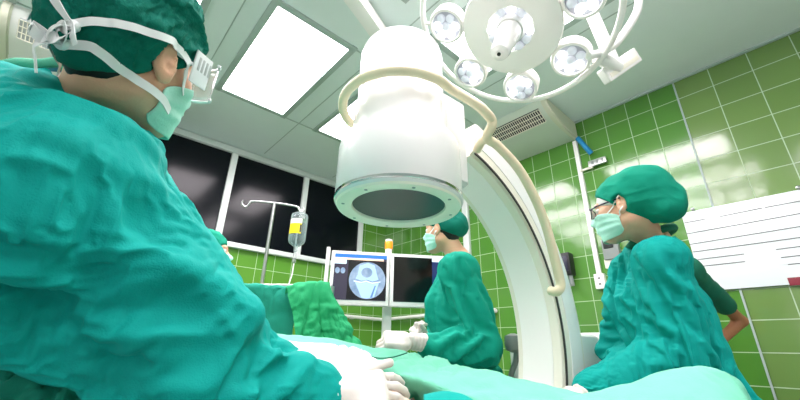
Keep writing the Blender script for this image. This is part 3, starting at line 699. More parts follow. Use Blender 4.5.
bt = Vector(at(299.8, 213, 2.5)); bb = Vector(at(296.2, 249, 2.5)); hgt = (bt-bb).length
bt0 = Vector((bt.x*.5+bb.x*.5, bt.y*.5+bb.y*.5, bt.z))
bot = empty('drip_bottle', bt0, 'clear plastic drip bottle with yellow label hanging on the stand', 'drip bottle')
body = lathe_obj('bottle', [(.012, 0), (.04, -.004), (.056, -.014), (.06, -.03), (.06, -.2), (.053, -.225), (.024, -.248), (.014, -.25), (.014, -.285), (.011, -.288)], bt0, M['bottle'], bot, None, 36)
M['fluid'] = mat('saline', 'dcefee', .02, trans=.95, ior=1.12); lathe_obj('fluid', [(.056, -.055), (.056, -.2), (.049, -.222), (.02, -.243)], bt0, M['fluid'], body, None, 32)
def label(name, a0, a1, z0, z1, m, r=.0606):
    bm = bmesh.new(); rows = []
    for i in range(13):
        a = a0+(a1-a0)*i/12; rows.append([bm.verts.new(bt0+Vector((rr*math.cos(a), rr*math.sin(a), z))) for rr, z in ((r, z0), (r, z1), (r+.0008, z1), (r+.0008, z0))])
    for a, b in zip(rows, rows[1:]):
        for k in range(4): bm.faces.new((a[k], a[(k+1) % 4], b[(k+1) % 4], b[k]))
    bm.faces.new(rows[0]); bm.faces.new(rows[-1][::-1]); return from_bm(name, bm, m, body)
va = math.atan2(-bt0.y, -bt0.x)
label('label', va-1.25, va+.35, -.17, -.095, M['yellow']); label('label_top', va-1.25, va+.35, -.095, -.06, M['label_white']); label('printing', va+.15, va+.33, -.16, -.105, M['ink'], .0611)
tube_obj('hanger_loop', catmull([tuple(bt0+Vector((0, 0, -.002))), tuple(bt0+Vector((.004, 0, .012))), tuple(at(302, 211, 2.5))], 4), .004, M['chrome'], bot, 8)
lathe_obj('drip_chamber', [(.007, -.286), (.012, -.3), (.012, -.36), (.005, -.372)], bt0, M['clear'], bot, None, 18)
tube_obj('tubing', catmull([tuple(bt0+Vector((0, 0, -.37))), tuple(bt0+Vector((-.003, .0, -.45))), tuple(bt0+Vector((-.015, .005, -.52))), tuple(bt0+Vector((-.02, .0, -.64))), tuple(bt0+Vector((-.0, -.05, -.8)))], 6), .0045, M['white'], bot, 8)

# ================================================================== people
V3 = lambda *a: np.array(a, float)
def nz(v): return v/np.linalg.norm(v)
class Head:
    """local frame: x towards the face, y to the left ear, z to the crown"""
    def __init__(s, fwd, up, anchor, local, sc=1.0):
        f = nz(fwd); u = nz(up - f*(up @ f)); l = np.cross(u, f); s.R = np.stack([f, l, u], 1); s.s = sc
        s.c = anchor - s.R @ (np.array(local)*sc)
    def p(s, *a): return s.c + s.R @ (np.array(a, float)*s.s)
    def d(s, *a): return nz(s.R @ np.array(a, float))
def head_skin(Fd, h, neck):
    S = h.s; e = lambda c, r, k=.02, op='add': Fd.ell(h.p(*c), np.array(r)*S, h.R, k, op)
    e((-.015, 0, .03), (.096, .076, .092)); e((.035, 0, -.03), (.062, .06, .085), .03)
    for y in (-1, 1):
        Fd.cap(h.p(-.01, y*.048, -.055), h.p(.06, y*.018, -.098), .026*S, .022*S, .03)
        e((.055, y*.04, -.02), (.03, .022, .025), .02)
    e((.07, 0, -.1), (.024, .026, .02), .02)
    Fd.cap(h.p(.094, 0, .006), h.p(.116, 0, -.033), .008*S, .013*S, .012)
    for y in (-1, 1): e((.106, y*.013, -.038), (.011, .009, .009), .008)
    e((.082, 0, .026), (.018, .05, .013), .015)
    e((.098, 0, -.062), (.01, .024, .007), .006); e((.096, 0, -.073), (.011, .022, .008), .006)
    for y in (-1, 1): e((.104, y*.033, .004), (.014, .017, .011), .012, 'sub')
    Fd.cap(h.p(-.03, 0, -.05), neck, .05*S, .062*S, .03)
    for y in (-1, 1):       # ears: rim, lobe and hollow
        q = h.R @ np.array([[.94, y*.34, 0], [-y*.34, .94, 0], [0, 0, 1.]]).T
        q = h.R @ np.array(Matrix.Rotation(y*.42, 3, 'Z') @ Matrix.Rotation(-.18, 3, 'Y'))
        Fd.ell(h.p(-.012, y*.083, 0), np.array((.02, .0085, .034))*S, q, .006)
        Fd.ell(h.p(-.004, y*.081, -.026), np.array((.011, .007, .012))*S, q, .006)
        Fd.ell(h.p(-.009, y*.092, .002), np.array((.011, .0075, .021))*S, q, .004, 'sub')
        Fd.ell(h.p(-.006, y*.085, -.002), np.array((.006, .006, .009))*S, q, .004)
def body_mesh(root, h, J, m, hstep=.0065):
    """one continuous figure: head, neck, trunk, arms, legs and feet"""
    pts = np.array([h.p(0, 0, .2), J['pelvis']] + [J[k] for k in ('ls', 'rs', 'le', 're', 'lw', 'rw')])
    lo = pts.min(0)-.2; hi = pts.max(0)+.2; lo[2] = -.005
    Fd = Field(lo, hi, .011)
    Fd.cap(J['chest'], J['pelvis'], .11, .12, .05); Fd.cap(J['neck'], J['chest'], .06, .11, .06); Fd.cap(J['ls'], J['rs'], .05, .05, .06)
    for s in 'lr':
        Fd.cap(J[s+'s'], J[s+'e'], .042, .032, .03); Fd.cap(J[s+'e'], J[s+'w'], .033, .025, .02)
        Fd.cap(J[s+'h'], J[s+'k'], .078, .052, .04); Fd.cap(J[s+'k'], J[s+'a'], .05, .036, .02); Fd.cap(J[s+'a']+V3(0, 0, -.03), J[s+'a']+J['fwd']*.15+V3(0, 0, -.045), .035, .03, .02)
    head_skin(Fd, h, J['neck'])
    V, Q = Fd.mesh()
    # refined head on the same skin: replace the coarse head by a fine one joined at the neck
    ax = nz(h.p(-.02, 0, -.02)-J['neck']); cut = J['neck'] + ax*.05
    Fh = Field(h.c-.17, h.c+.17, .0042); head_skin(Fh, h, J['neck']); 
    Fh.plane(cut - ax*.012, ax); V2, Q2 = Fh.mesh()
    keep = ((V-cut) @ ax < .004) | (np.linalg.norm(V-h.c, axis=1) > .24)
    ok = keep[Q].all(1); Q = Q[ok]; u = np.unique(Q); mp = np.full(len(V), -1); mp[u] = np.arange(len(u)); V = V[u]; Q = mp[Q]
    V = relax(V, Q, 2); V2 = relax(V2, Q2, 1, .4)
    return from_np('body', np.concatenate([V, V2]), np.concatenate([Q, Q2+len(V)]), m, root)
def finish(name, Fd, m, root, disp=None, rl=2):
    V, Q = Fd.mesh(); V = relax(V, Q, rl)
    if disp is not None:
        V = V + vnormals(V, Q)*disp(V)[:, None]; V = relax(V, Q, 1, .3)
    return from_np(name, V, Q, m, root)
def folds(V, L):
    """hand placed cloth folds: (a, b, width, height) ridges that fade at both ends"""
    o = np.zeros(len(V))
    for a, b, w, hgt in L:
        a = np.array(a); b = np.array(b); n = np.linalg.norm(b-a)
        W = V + .25*w*np.stack([vnoise(V/(w*3)+k*5.1, 5+k) for k in range(3)], 1)
        d, t = seg_d(W, a, b); o += hgt*np.exp(-(d/w)**2)*np.sin(np.pi*np.clip(t, .02, .98))**.6
    return o
def cloth(V, s, big=.012, mid=.010, small=.004, f=1.0):
    S = V*np.array([1, 1, .55])
    return big*fbm(S*4*f, s, 2) + mid*(ridges(S, 6.5*f, s+3, 2.2)-.45) + small*(ridges(V, 17*f, s+5, 1.6)-.5)
def gown(root, J, m, hs=.009, s=1, r=1.0, extra=(), skirt=.5, arms=(.076, .074, .056), neckr=.07, pre=None, grow=.25, band=(-.014, .042), iters=240, kb=.06, twist=.6, fine=False, post=None, sag=.00008, slim=0):
    pts = np.array([J[k] for k in ('neck', 'pelvis', 'ls', 'rs', 'le', 're', 'lw', 'rw')])
    lo = pts.min(0)-.26; hi = pts.max(0)+.22; lo[2] = min(lo[2], skirt)
    Fd = Field(lo, hi, hs)
    Fd.cap(J['ls'], J['rs'], .066*r, None, .05); Fd.cap(J['neck']-V3(0, 0, .04), J['chest'], .09*r, .15*r*(slim or 1), .08)
    lx = V3(-J['fwd'][1], J['fwd'][0], 0)*(.06 if slim else 0); q = slim or 1
    for g_ in ((-1, 1) if slim else (0,)):
        Fd.cap(J['chest']+lx*g_, J['pelvis']+lx*g_, .152*r*q, .168*r*q, .06); Fd.cap(J['pelvis']+lx*g_, np.array([J['pelvis'][0], J['pelvis'][1], skirt+.2])+lx*g_, .185*r*q, .215*r*q, .05)
    for sd in 'lr':
        Fd.cap(J[sd+'s'], J[sd+'e'], arms[0], arms[1], .05); Fd.cap(J[sd+'e'], J[sd+'w'], arms[1], arms[2], .035)
    if pre: pre(Fd)
    ax = nz(J['neck']-J['chest'])
    Fd.cap(J['neck'], J['neckup'], neckr, neckr*1.25, .02, 'sub')
    if post: post(Fd)
    Fd.plane((0, 0, skirt), (0, 0, 1))
    V, Q = Fd.mesh(); V = relax(V, Q, 2)
    V = V + vnormals(V, Q)*(folds(V, extra) + .006*fbm(V*5, s, 2))[:, None]
    segs = [(J['chest'], J['pelvis'])] + [(J[q+a_], J[q+b_]) for q in 'lr' for a_, b_ in (('s', 'e'), ('e', 'w'))]
    def dirs(P):          # surplus runs round the limb, tilted, so creases run along it with a twist
        ds = np.stack([seg_d(P, np.array(a_), np.array(b_))[0] - (0 if q else .08) for q, (a_, b_) in enumerate(segs)], 1); k = ds.argmin(1)
        ax = np.array([nz(np.array(b_)-np.array(a_)) for a_, b_ in segs])[k]
        cl = np.array([(np.array(a_)+np.array(b_))/2 for a_, b_ in segs])[k]
        r = P-cl; r = r-ax*(r*ax).sum(1)[:, None]; r /= np.maximum(np.linalg.norm(r, axis=1), 1e-6)[:, None]; t = np.cross(ax, r)
        an = twist + 1.1*vnoise(P*3.2, s+60); return t*np.cos(an)[:, None] + ax*np.sin(an)[:, None]
    pinf = lambda V: np.clip(1-(np.linalg.norm(V-J['neck'], axis=1)-.10)/.05, 0, 1)
    V = crumple(V, Q, grow, band, iters, kb, s, sag, pinf(V), .93, dirs=dirs)
    for q, (g_, b_) in enumerate(((.11, .010), (.07, .0045))[:2 if fine else 1]):
        V, Q = resample(V, Q); V = relax(V, Q, 1, .5)
        V = crumple(V, Q, g_, (-b_, b_*1.3), 80, .06, s+7+q, .0, pinf(V), .93, dirs=dirs)
    V = relax(V, Q, 1, .2)
    return from_np('gown', V, Q, m, root)
def shoes(root, J):
    for s in 'lr':
        Fd = Field(J[s+'a']-.3, J[s+'a']+.3, .012); a = J[s+'a']*V3(1, 1, 0)
        Fd.cap(a+V3(0, 0, .05)-J['fwd']*.03, a+V3(0, 0, .035)+J['fwd']*.17, .045, .04, .02); Fd.plane((0, 0, .002), (0, 0, 1)); finish('shoe', Fd, M['white'], root, None)
def trousers(root, J, m):
    pts = np.array([J[k] for k in ('lh', 'rh', 'la', 'ra', 'lk', 'rk')]); Fd = Field(pts.min(0)-.2, pts.max(0)+.2, .014)
    for s in 'lr': Fd.cap(J[s+'h'], J[s+'k'], .085, .074, .04); Fd.cap(J[s+'k'], J[s+'a']+V3(0, 0, .02), .076, .065, .02)
    Fd.plane((0, 0, .07), (0, 0, 1)); finish('trousers', Fd, m, root, lambda V: cloth(V, 9, .004, .005, .002))
def joints(neck, chest, pelvis, fwd, ls, rs, le, re, lw, rw, neckup, foot=0):
    J = dict(neck=neck, chest=chest, pelvis=pelvis, fwd=nz(fwd*V3(1, 1, 0)), ls=ls, rs=rs, le=le, re=re, lw=lw, rw=rw, neckup=neckup)
    l = V3(-J['fwd'][1], J['fwd'][0], 0)
    for s, g in (('l', 1), ('r', -1)):
        J[s+'h'] = pelvis+l*g*.09; J[s+'a'] = V3(pelvis[0], pelvis[1], .085)+l*g*.12+J['fwd']*foot; J[s+'k'] = (J[s+'h']+J[s+'a'])/2+J['fwd']*.02
    return J
def surf(h, a, z, off=.0, fr=None):
    """a point on the head (or cap) surface at angle a from the face, height z"""
    prof = lambda z: (.092*math.sqrt(max(.02, 1-((z-.02)/.12)**2)), .077*math.sqrt(max(.02, 1-((z-.02)/.125)**2)))
    x, y = prof(z); return h.p((x+off)*math.cos(a), (y+off)*math.sin(a), z), h.d(math.cos(a)/x, math.sin(a)/y, .0)
from mathutils.bvhtree import BVHTree
def tree_of(objs, h):
    vs, fs = [], []
    for o in objs:
        k = len(vs); off = Vector((0, 0, 0)); q = o
        while q: off = off + q.location; q = q.parent
        near = set(v.index for v in o.data.vertices if np.linalg.norm(np.array(v.co+off)-h.c) < .26)
        mp = {}
        for v in o.data.vertices:
            if v.index in near: mp[v.index] = len(vs); vs.append(v.co+off)
        for f in o.data.polygons:
            if all(v in mp for v in f.vertices): fs.append([mp[v] for v in f.vertices])
    return BVHTree.FromPolygons(vs, fs)
def hit(tree, h, a, z, fallback=.09, ox=0.0):
    o = Vector(h.p(ox+.25*math.cos(a), .25*math.sin(a), z)); d = Vector(-h.d(math.cos(a), math.sin(a), 0)); r = tree.ray_cast(o, d, .25*h.s)
    return (.25 - r[3]/h.s) if r[0] is not None else fallback
def face_mask(root, h, m, body, amax=1.45):
    """pleated mask from cheek to cheek over nose and chin, lying on the face"""
    tree = tree_of([body], h); nu, nv = 45, 27; R_ = np.zeros((nu, nv)); Z = np.zeros((nu, nv)); A = np.linspace(-amax, amax, nu)
    for i, a in enumerate(A):
        w = math.cos(a/amax*PI/2)**.6; zt = -.012*w - .044*(1-w); zb = -.120*w - .092*(1-w)
        for j in range(nv):
            t = j/(nv-1); Z[i, j] = zt*(1-t)+zb*t; R_[i, j] = hit(tree, h, a, max(Z[i, j], -.108), .085, .0)
    G = R_.copy()
    for _ in range(10):                      # a stretched sheet bridges the hollows
        P = np.pad(G, 1, 'edge'); S = (P[:-2, 1:-1]+P[2:, 1:-1]+P[1:-1, :-2]+P[1:-1, 2:])/4; G = np.maximum(R_, S)
    V = []
    for i, a in enumerate(A):
        w = math.cos(a/amax*PI/2)
        for j in range(nv):
            t = j/(nv-1); r = G[i, j]+.004+.006*w*math.sin(PI*t)+.0022*w**.5*math.sin(t*PI*7)*math.sin(PI*t)
            V.append(h.p(r*math.cos(a), r*math.sin(a), Z[i, j]))
    Q = [(i*nv+j, (i+1)*nv+j, (i+1)*nv+j+1, i*nv+j+1) for i in range(nu-1) for j in range(nv-1)]
    o = from_np('face_mask', np.array(V), Q, m, root); md = o.modifiers.new('thickness', 'SOLIDIFY'); md.thickness = .002; md.offset = 1
    return o
def tape(root, h, L, w, tree, off=.002):
    """flat tape along (angle, height) stations, laid on cap and skin"""
    A = np.radians([q[0] for q in L]); Zs = np.array([q[1] for q in L]); n = 22; k = np.linspace(0, len(L)-1, n)
    a = np.interp(k, range(len(L)), A); z = np.interp(k, range(len(L)), Zs); r = np.array([hit(tree, h, a[i], z[i], .1) for i in range(n)])
    r = np.maximum(r, (np.pad(r, 1, 'edge')[:-2]+np.pad(r, 1, 'edge')[2:])/2) + off
    P = [h.p(r[i]*math.cos(a[i]), r[i]*math.sin(a[i]), z[i]) for i in range(n)]; N = [h.d(math.cos(a[i]), math.sin(a[i]), 1.6*max(0, (z[i]-.06)/.06)) for i in range(n)]
    return ribbon('mask_tape', P, N, w, M['ribbon'], root, n=3)
def eyes(root, h):
    for y in (-1, 1):
        e = lathe_obj('eye', [(.0008, -.0125), (.008, -.0096), (.0122, -.002), (.0122, .002), (.008, .0096), (.0008, .0125)], h.p(.083, y*.033, .004), M['eye'], root, frame_from(h.d(1, 0, 0)), 16)
        lathe_obj('iris', [(.0056, .0), (.005, .0008)], h.p(.0945, y*.033, .004), M['iris'], e, frame_from(h.d(1, 0, 0)), 14)
def cap(root, h, m, front=.05, back=-.05, off=.012, bulges=(), s=21, hs=.005, tilt=0, k=.03, wr=.004, name='surgical_cap'):
    Fd = Field(h.c-.23, h.c+.23, hs)
    Fd.ell(h.p(-.015, 0, .032), (np.array((.098, .078, .094))+off)*h.s, h.R, 0)
    for c, r in bulges: Fd.ell(h.p(*c), np.array(r)*h.s, h.R, k)
    n = h.d(-(front-back)/.2, 0, 1.0); Fd.plane(h.p(.1, 0, front), n, .006)
    for y in (-1, 1): Fd.ell(h.p(-.006, y*.095, -.008), np.array((.027, .03, .042))*h.s, h.R, .006, 'sub')
    V, Q = Fd.mesh(); V = relax(V, Q, 1)
    L = (V-h.c) @ h.R; d = wr*(ridges(L*V3(.5, 1, 1.6), 14, s, 2)-.4) + wr*1.6*fbm(L*13, s+2, 2)
    edge = np.clip(((V-h.p(.1, 0, front)) @ n)/.03, 0, 1); V = V + vnormals(V, Q)*(d*(.15+.85*edge))[:, None]
    if name == 'surgical_cap': V = crumple(V, Q, .16 if wr > .0045 else .05, (-.003, .010), 110, .06, s, 0, np.clip(1-edge*1.4, 0, 1), .6, 5.0)
    return from_np(name, V, Q, m, root)
def hair(root, h, back=-.09, front=.05, off=.004):
    Fd = Field(h.c-.15, h.c+.15, .006); Fd.ell(h.p(-.02, 0, .025), np.array((.094+off, .075+off, .093))*h.s, h.R, 0); Fd.ell(h.p(-.046, 0, -.035), np.array((.047, .054, .045))*h.s, h.R, .02)
    Fd.plane(h.p(.075, 0, .05), h.d(-.75, 0, .55)); Fd.plane(h.p(-.1, 0, back), h.d(0, 0, 1))
    for y in (-1, 1): Fd.ell(h.p(.01, y*.09, -.02), np.array((.045, .03, .05))*h.s, h.R, 0, 'sub')
    return finish('hair', Fd, M['hair'], root, lambda V: .0015*fbm(V*120, 3, 2), 1)
def hand(root, wrist, d, n, side, curl=(.5, .6, .4), spread=.06, thumb=(.6, .5), sc=1.0, cuff=None, name='glove', hs=.0032, m=None):
    d = nz(d); n = nz(n - d*(n @ d)); y = np.cross(n, d); Rm_ = np.stack([d, y, n], 1); S = sc
    p = lambda a, b, c: wrist + Rm_ @ (V3(a, b, c)*S)
    Fd = Field(wrist-.23*S, wrist+.23*S, hs)
    Fd.cap(p(-.02, 0, 0), p(.02, 0, 0), .025*S, .028*S, .01)
    Fd.box(p(.052, 0, 0), V3(.036, .03, .005)*S, .011*S, Rm_, .015)
    Fd.cap(p(.03, side*.03, -.006), p(.055, side*.034, -.010), .017*S, .014*S, .012)
    for i, (yy, L, r) in enumerate(((.031, .072, .0092), (.0105, .081, .0096), (-.0105, .076, .0092), (-.030, .06, .0082))):
        yy *= side; b = V3(.088 - (.004 if i in (0,) else 0) - (.01 if i == 3 else 0), yy, .0); ang = 0; fan = side*spread*(1.5-i)
        Fd.cap(p(.06, yy*.8, 0), p(*b), .011*S, .0105*S, .008)
        for q, (fr_, c) in enumerate(zip((.45, .31, .24), curl)):
            ang += c*(1+.12*i); st = V3(math.cos(ang)*math.cos(fan), math.sin(fan)*math.cos(ang), -math.sin(ang))*L*fr_
            e = b+st; Fd.cap(p(*b), p(*e), (r-.0006*q)*S, (r-.0006*(q+1))*S, .0035); b = e
    b = V3(.03, side*.034, -.006); 
    for q, L in enumerate((.042, .034, .027)):
        a1, a2 = thumb[0]-(.22*q), thumb[1]; st = V3(math.cos(a1), side*math.sin(a1)*math.cos(a2), -math.sin(a1)*math.sin(a2)); st = nz(st)*L; e = b+st
        Fd.cap(p(*b), p(*e), (.0125-.001*q)*S, (.0118-.001*q)*S, .005); b = e
    g = finish(name, Fd, m or M['glove'], root, lambda V: .0009*(ridges(V, 45, 7, 1.5)-.5), 1)
    if cuff is not None:
        F2 = Field(np.minimum(wrist, cuff)-.06, np.maximum(wrist, cuff)+.06, .004); F2.cap(wrist-d*.012, cuff, .032*S, .033*S, 0)
        finish('glove_cuff', F2, m or M['glove'], root, lambda V: .0016*np.sin((V @ nz(cuff-wrist))*420)+.002*fbm(V*30, 2, 2), 1)
    return g

# ------------------------------------------------------------------ near surgeon on the left
h1 = Head(cdir(.22, -.13, .96), cdir(.25, .95, .10), pc(167, 61, .61), (-.010, -.084, 0), 1.0)
neck1 = pc(88, 112, .72)
J1 = joints(neck1, pc(-10, 235, .80), pc(-190, 400, .92), cdir(.9, 0, .3), pc(112, 165, .83), pc(52, 165, .52), pc(226, 325, .86), pc(5, 258, .51), pc(285, 366, .90), pc(302, 389, .73), h1.p(-.03, 0, -.06))
su = empty('surgeon', (J1['pelvis'][0], J1['pelvis'][1], 0), 'person in teal gown, tied dark teal cap and clear goggles bending over the table', 'person')
bd1 = body_mesh(su, h1, J1, M['skin'])
def pre1(Fd):
    Fd.cap(pc(75, 165, .58), pc(200, 300, .63), .10, .085, .06); Fd.cap(pc(108, 172, .64), pc(222, 318, .72), .075, .072, .06)
    Fd.ell(pc(60, 225, .74), (.19, .19, .2), None, .08)
    Fd.cap(pc(40, 135, .60), pc(-60, 110, .68), .10, .12, .08); Fd.cap(pc(98, 120, .62), pc(135, 180, .74), .035, .055, .05)
    Fd.cap(pc(170, 330, .60), pc(298, 383, .73), .068, .055, .05)
def post1(Fd):
    Fd.cap(pc(66, 92, .62), pc(138, 144, .66), .03, .03, .03)
PXF = lambda *L: [(pc(*a), pc(*b), w*1.15, hg*1.9) for a, b, w, hg in L]
ex1 = PXF(((20, 110, .5), (170, 230, .6), .02, .012), ((60, 110, .5), (190, 215, .65), .012, .01), ((100, 170, .5), (230, 290, .65), .018, .012), ((60, 220, .45), (250, 330, .65), .022, .012),
          ((40, 300, .42), (320, 345, .66), .02, .018), ((130, 345, .5), (325, 355, .68), .014, .014), ((110, 130, .6), (150, 180, .62), .01, .012), ((0, 180, .45), (120, 260, .5), .02, .01), ((190, 240, .62), (280, 350, .7), .012, .012))
gown(su, J1, M['gown'], .017, 31, 1.0, ex1, .5, (.095, .072, .062), .06, pre1, fine=True, post=post1, sag=.0004)
cp1 = cap(su, h1, M['cap'], .054, -.078, .014, [((-.055, 0, .02), (.074, .075, .076)), ((-.02, 0, .09), (.085, .07, .05))], 21, .0045, wr=.006)
hair(su, h1); eyes(su, h1)
face_mask(su, h1, M['mask'], bd1)
# goggles
def goggles(root, h):
    nu, nv = 33, 7
    def grid(off, z0, z1, amax, name, m, th):
        V = []
        for i in range(nu):
            a = (i/(nu-1)*2-1)*amax
            for j in range(nv):
                t = j/(nv-1); z = z0+(z1-z0)*t - .012*math.exp(-(a/.18)**2)*0
                x = .055+(.062+off)*math.cos(a*1.0)**.7; y = (.083+off)*math.sin(a)
                V.append(h.p(x, y, z))
        Q = [(i*nv+j, (i+1)*nv+j, (i+1)*nv+j+1, i*nv+j+1) for i in range(nu-1) for j in range(nv-1)]
        o = from_np(name, np.array(V), Q, m, g); md = o.modifiers.new('thickness', 'SOLIDIFY'); md.thickness = th; return o
    g = empty('goggles', tuple(np.zeros(3))); g.parent = root; g.location = -root.location
    grid(.012, -.024, .042, 1.15, 'lens', M['clear'], .0018)
    for z in (-.025, .043):
        P = [h.p(.055+.074*max(0, math.cos(a))**.7, .095*math.sin(a), z) for a in np.linspace(-1.2, 1.2, 25)]
        tube_obj('rim', P, .003, M['goggle_frame'], g, 8)
    for y in (-1, 1):
        bm = bmesh.new(); add_box(bm, h.p(.056, y*.088, .016), np.array((.05, .003, .058)), Matrix(h.R.tolist()) @ Matrix.Rotation(-y*.22, 3, 'Z'), .001); sh = from_bm('side_shield', bm, M['goggle_frame'], g)
        for k in range(4):
            bm = bmesh.new(); add_box(bm, h.p(.044+.011*k, y*(.0915-.0025*k), .024), np.array((.006, .003, .024)), Matrix(h.R.tolist()) @ Matrix.Rotation(-y*.22, 3, 'Z'), .001); from_bm('vent', bm, M['vent_dark'], sh)
        bm = bmesh.new(); A = Vector(h.p(.04, y*.088, .018)); B = Vector(h.p(-.01, y*.084, .022)); tube_obj('temple', [A, B], .003, M['goggle_frame'], g, 8)
goggles(su, h1)
tr1 = tree_of([bd1, cp1], h1)
UP_ = [(162, -.012), (149, .003), (140, .010), (129, .017), (119, .021), (102, .030), (84, .024), (68, .002), (52, -.035)]
LO_ = [(168, -.040), (152, -.031), (144, -.036), (136, -.043), (109, -.052), (78, -.062), (60, -.074)]
for sg in (-1, 1):
    tape(su, h1, [(sg*a_, z_) for a_, z_ in UP_], .012, tr1, .0055); tape(su, h1, [(sg*a_, z_) for a_, z_ in LO_], .014, tr1, .0055)
imL = h1.R.T @ -CR; imU = h1.R.T @ CU; imC = h1.R.T @ -CF
def bow(k0, L):
    k0 = np.array(k0); bm = bmesh.new(); bmesh.ops.create_icosphere(bm, subdivisions=2, radius=.009, matrix=xf(h1.p(*k0), Matrix(h1.R.tolist()))); from_bm('tape_knot', bm, M['ribbon'], su)
    for q in L:
        P = [h1.p(*(k0 + imL*(-x/780) + imU*(-y/780) + imC*c)) for x, y, c in q]; ribbon('tape_bow', P, [h1.R @ (imC*.8+imL*.5+imU*.1*i) for i in range(len(q))], .017, M['ribbon'], su)
bow((-.124, -.044, -.014), [[(0, 0, .0), (-6, -16, .012), (-16, -34, .014), (-24, -46, .01)], [(0, 0, 0), (-8, 4, .012), (-14, 14, .016), (-6, 18, .012), (0, 6, 0)], [(0, 0, 0), (8, 12, .012), (10, 24, .01)]])
bow((-.121, -.029, -.041), [[(0, 0, 0), (-8, -6, .014), (-18, -12, .02), (-10, -2, .018), (0, 2, 0)], [(0, 0, 0), (-9, 2, .014), (-17, 8, .016), (-19, 20, .012), (-21, 34, .008)], [(0, 0, 0), (5, -10, .014), (12, -14, .016), (14, -4, .012), (2, 2, .0)]])
tube_obj('inner_collar', catmull([tuple(pc(50, 66, .70)), tuple(pc(66, 68, .68)), tuple(pc(84, 77, .665)), tuple(pc(105, 92, .655)), tuple(pc(128, 108, .66))], 5), .010, M['greyblue'], su, 10)
tube_obj('collar_tie', catmull([tuple(pc(-5, 68, .66)), tuple(pc(15, 63, .66)), tuple(pc(38, 64, .66)), tuple(pc(58, 62, .655)), tuple(pc(70, 64, .65)), tuple(pc(75, 70, .65)), tuple(pc(64, 72, .645))], 5), .009, M['mint'], su, 10)
def collar(root, pts, r, m, name): return tube_obj(name, catmull(pts, 6), r, m, root, 10)
hand(su, pc(338, 396, .735), cdir(.95, .06, .16), cdir(-.1, .9, -.5), 1, (.35, .4, .3), .07, (.7, .4), 1.0, pc(298, 389, .73))
hand(su, pc(306, 369, .90), cdir(.8, -.2, -.1), cdir(.1, .9, -.4), -1, (.4, .5, .3), .06, (.6, .4), 1.0, pc(285, 366, .90))
shoes(su, J1); trousers(su, J1, M['scrub'])

# ------------------------------------------------------------------ middle surgeon beyond the table
UPZ = V3(0, 0, 1)
h2 = Head(cdir(-.80, -.14, .58), UPZ+cdir(-1, 0, 0)*.12, pc(437, 228, 1.93), (-.01, .084, 0), .95)
neck2 = pc(459, 260, 1.95); f2 = nz(cdir(-.97, 0, .22)*V3(1, 1, 0)); l2 = V3(-f2[1], f2[0], 0)
J2 = joints(neck2, neck2+V3(0, 0, -.24)+f2*.03, neck2+V3(0, 0, -.56), f2, neck2+l2*.175-V3(0, 0, .07), neck2-l2*.175-V3(0, 0, .06), pc(482, 342, 1.60), pc(446, 350, 1.95), pc(432, 344, 1.50), pc(428, 341, 1.78), h2.p(-.03, 0, -.06))
ms = empty('surgeon', (J2['pelvis'][0], J2['pelvis'][1], 0), 'person in teal gown and dark cap beyond the table, gloved hands by monitors', 'person')
bd2 = body_mesh(ms, h2, J2, M['skin'])
ex2 = PXF(((456, 285, 1.68), (474, 335, 1.55), .014, .010), ((472, 275, 1.7), (494, 335, 1.62), .014, .010), ((442, 340, 1.47), (472, 322, 1.52), .011, .010), ((452, 352, 1.48), (486, 330, 1.54), .012, .010), ((430, 285, 1.8), (432, 330, 1.72), .014, .010), ((470, 350, 1.52), (494, 322, 1.6), .012, .010))
gown(ms, J2, M['gown_mid'], .017, 41, 1.04, ex2, .45, (.08, .078, .058), .068, None, slim=.8, grow=.3, band=(-.012, .032))
cp2 = cap(ms, h2, M['cap'], .045, -.04, .014, [((-.065, 0, .025), (.085, .08, .075))], 23, .006, wr=.005)
hair(ms, h2, -.08); eyes(ms, h2); face_mask(ms, h2, M['mask'], bd2)
tr2 = tree_of([bd2, cp2], h2)
for sg in (-1, 1): tape(ms, h2, [(sg*50, -.03), (sg*72, .0), (sg*95, .03)], .007, tr2); tape(ms, h2, [(sg*60, -.09), (sg*80, -.05), (sg*97, -.015)], .006, tr2)
hand(ms, pc(410, 341, 1.47), cdir(-.96, .10, -.15), cdir(.1, .95, -.3), 1, (.55, .7, .5), .02, (.35, .9), 1.08, pc(430, 344, 1.50))
hand(ms, pc(425, 343, 1.70), cdir(-.55, .75, -.3), cdir(-.75, -.3, -.5), -1, (.9, 1.0, .7), .02, (.5, .6), .95, pc(428, 341, 1.78))
0 and tube_obj('gown_tie', catmull([tuple(pc(478, 245, 2.02)), tuple(pc(486, 258, 2.0)), tuple(pc(494, 280, 1.97)), tuple(pc(499, 300, 1.95))], 5), .009, M['cap_green'], ms, 8)
shoes(ms, J2); trousers(ms, J2, M['scrub'])

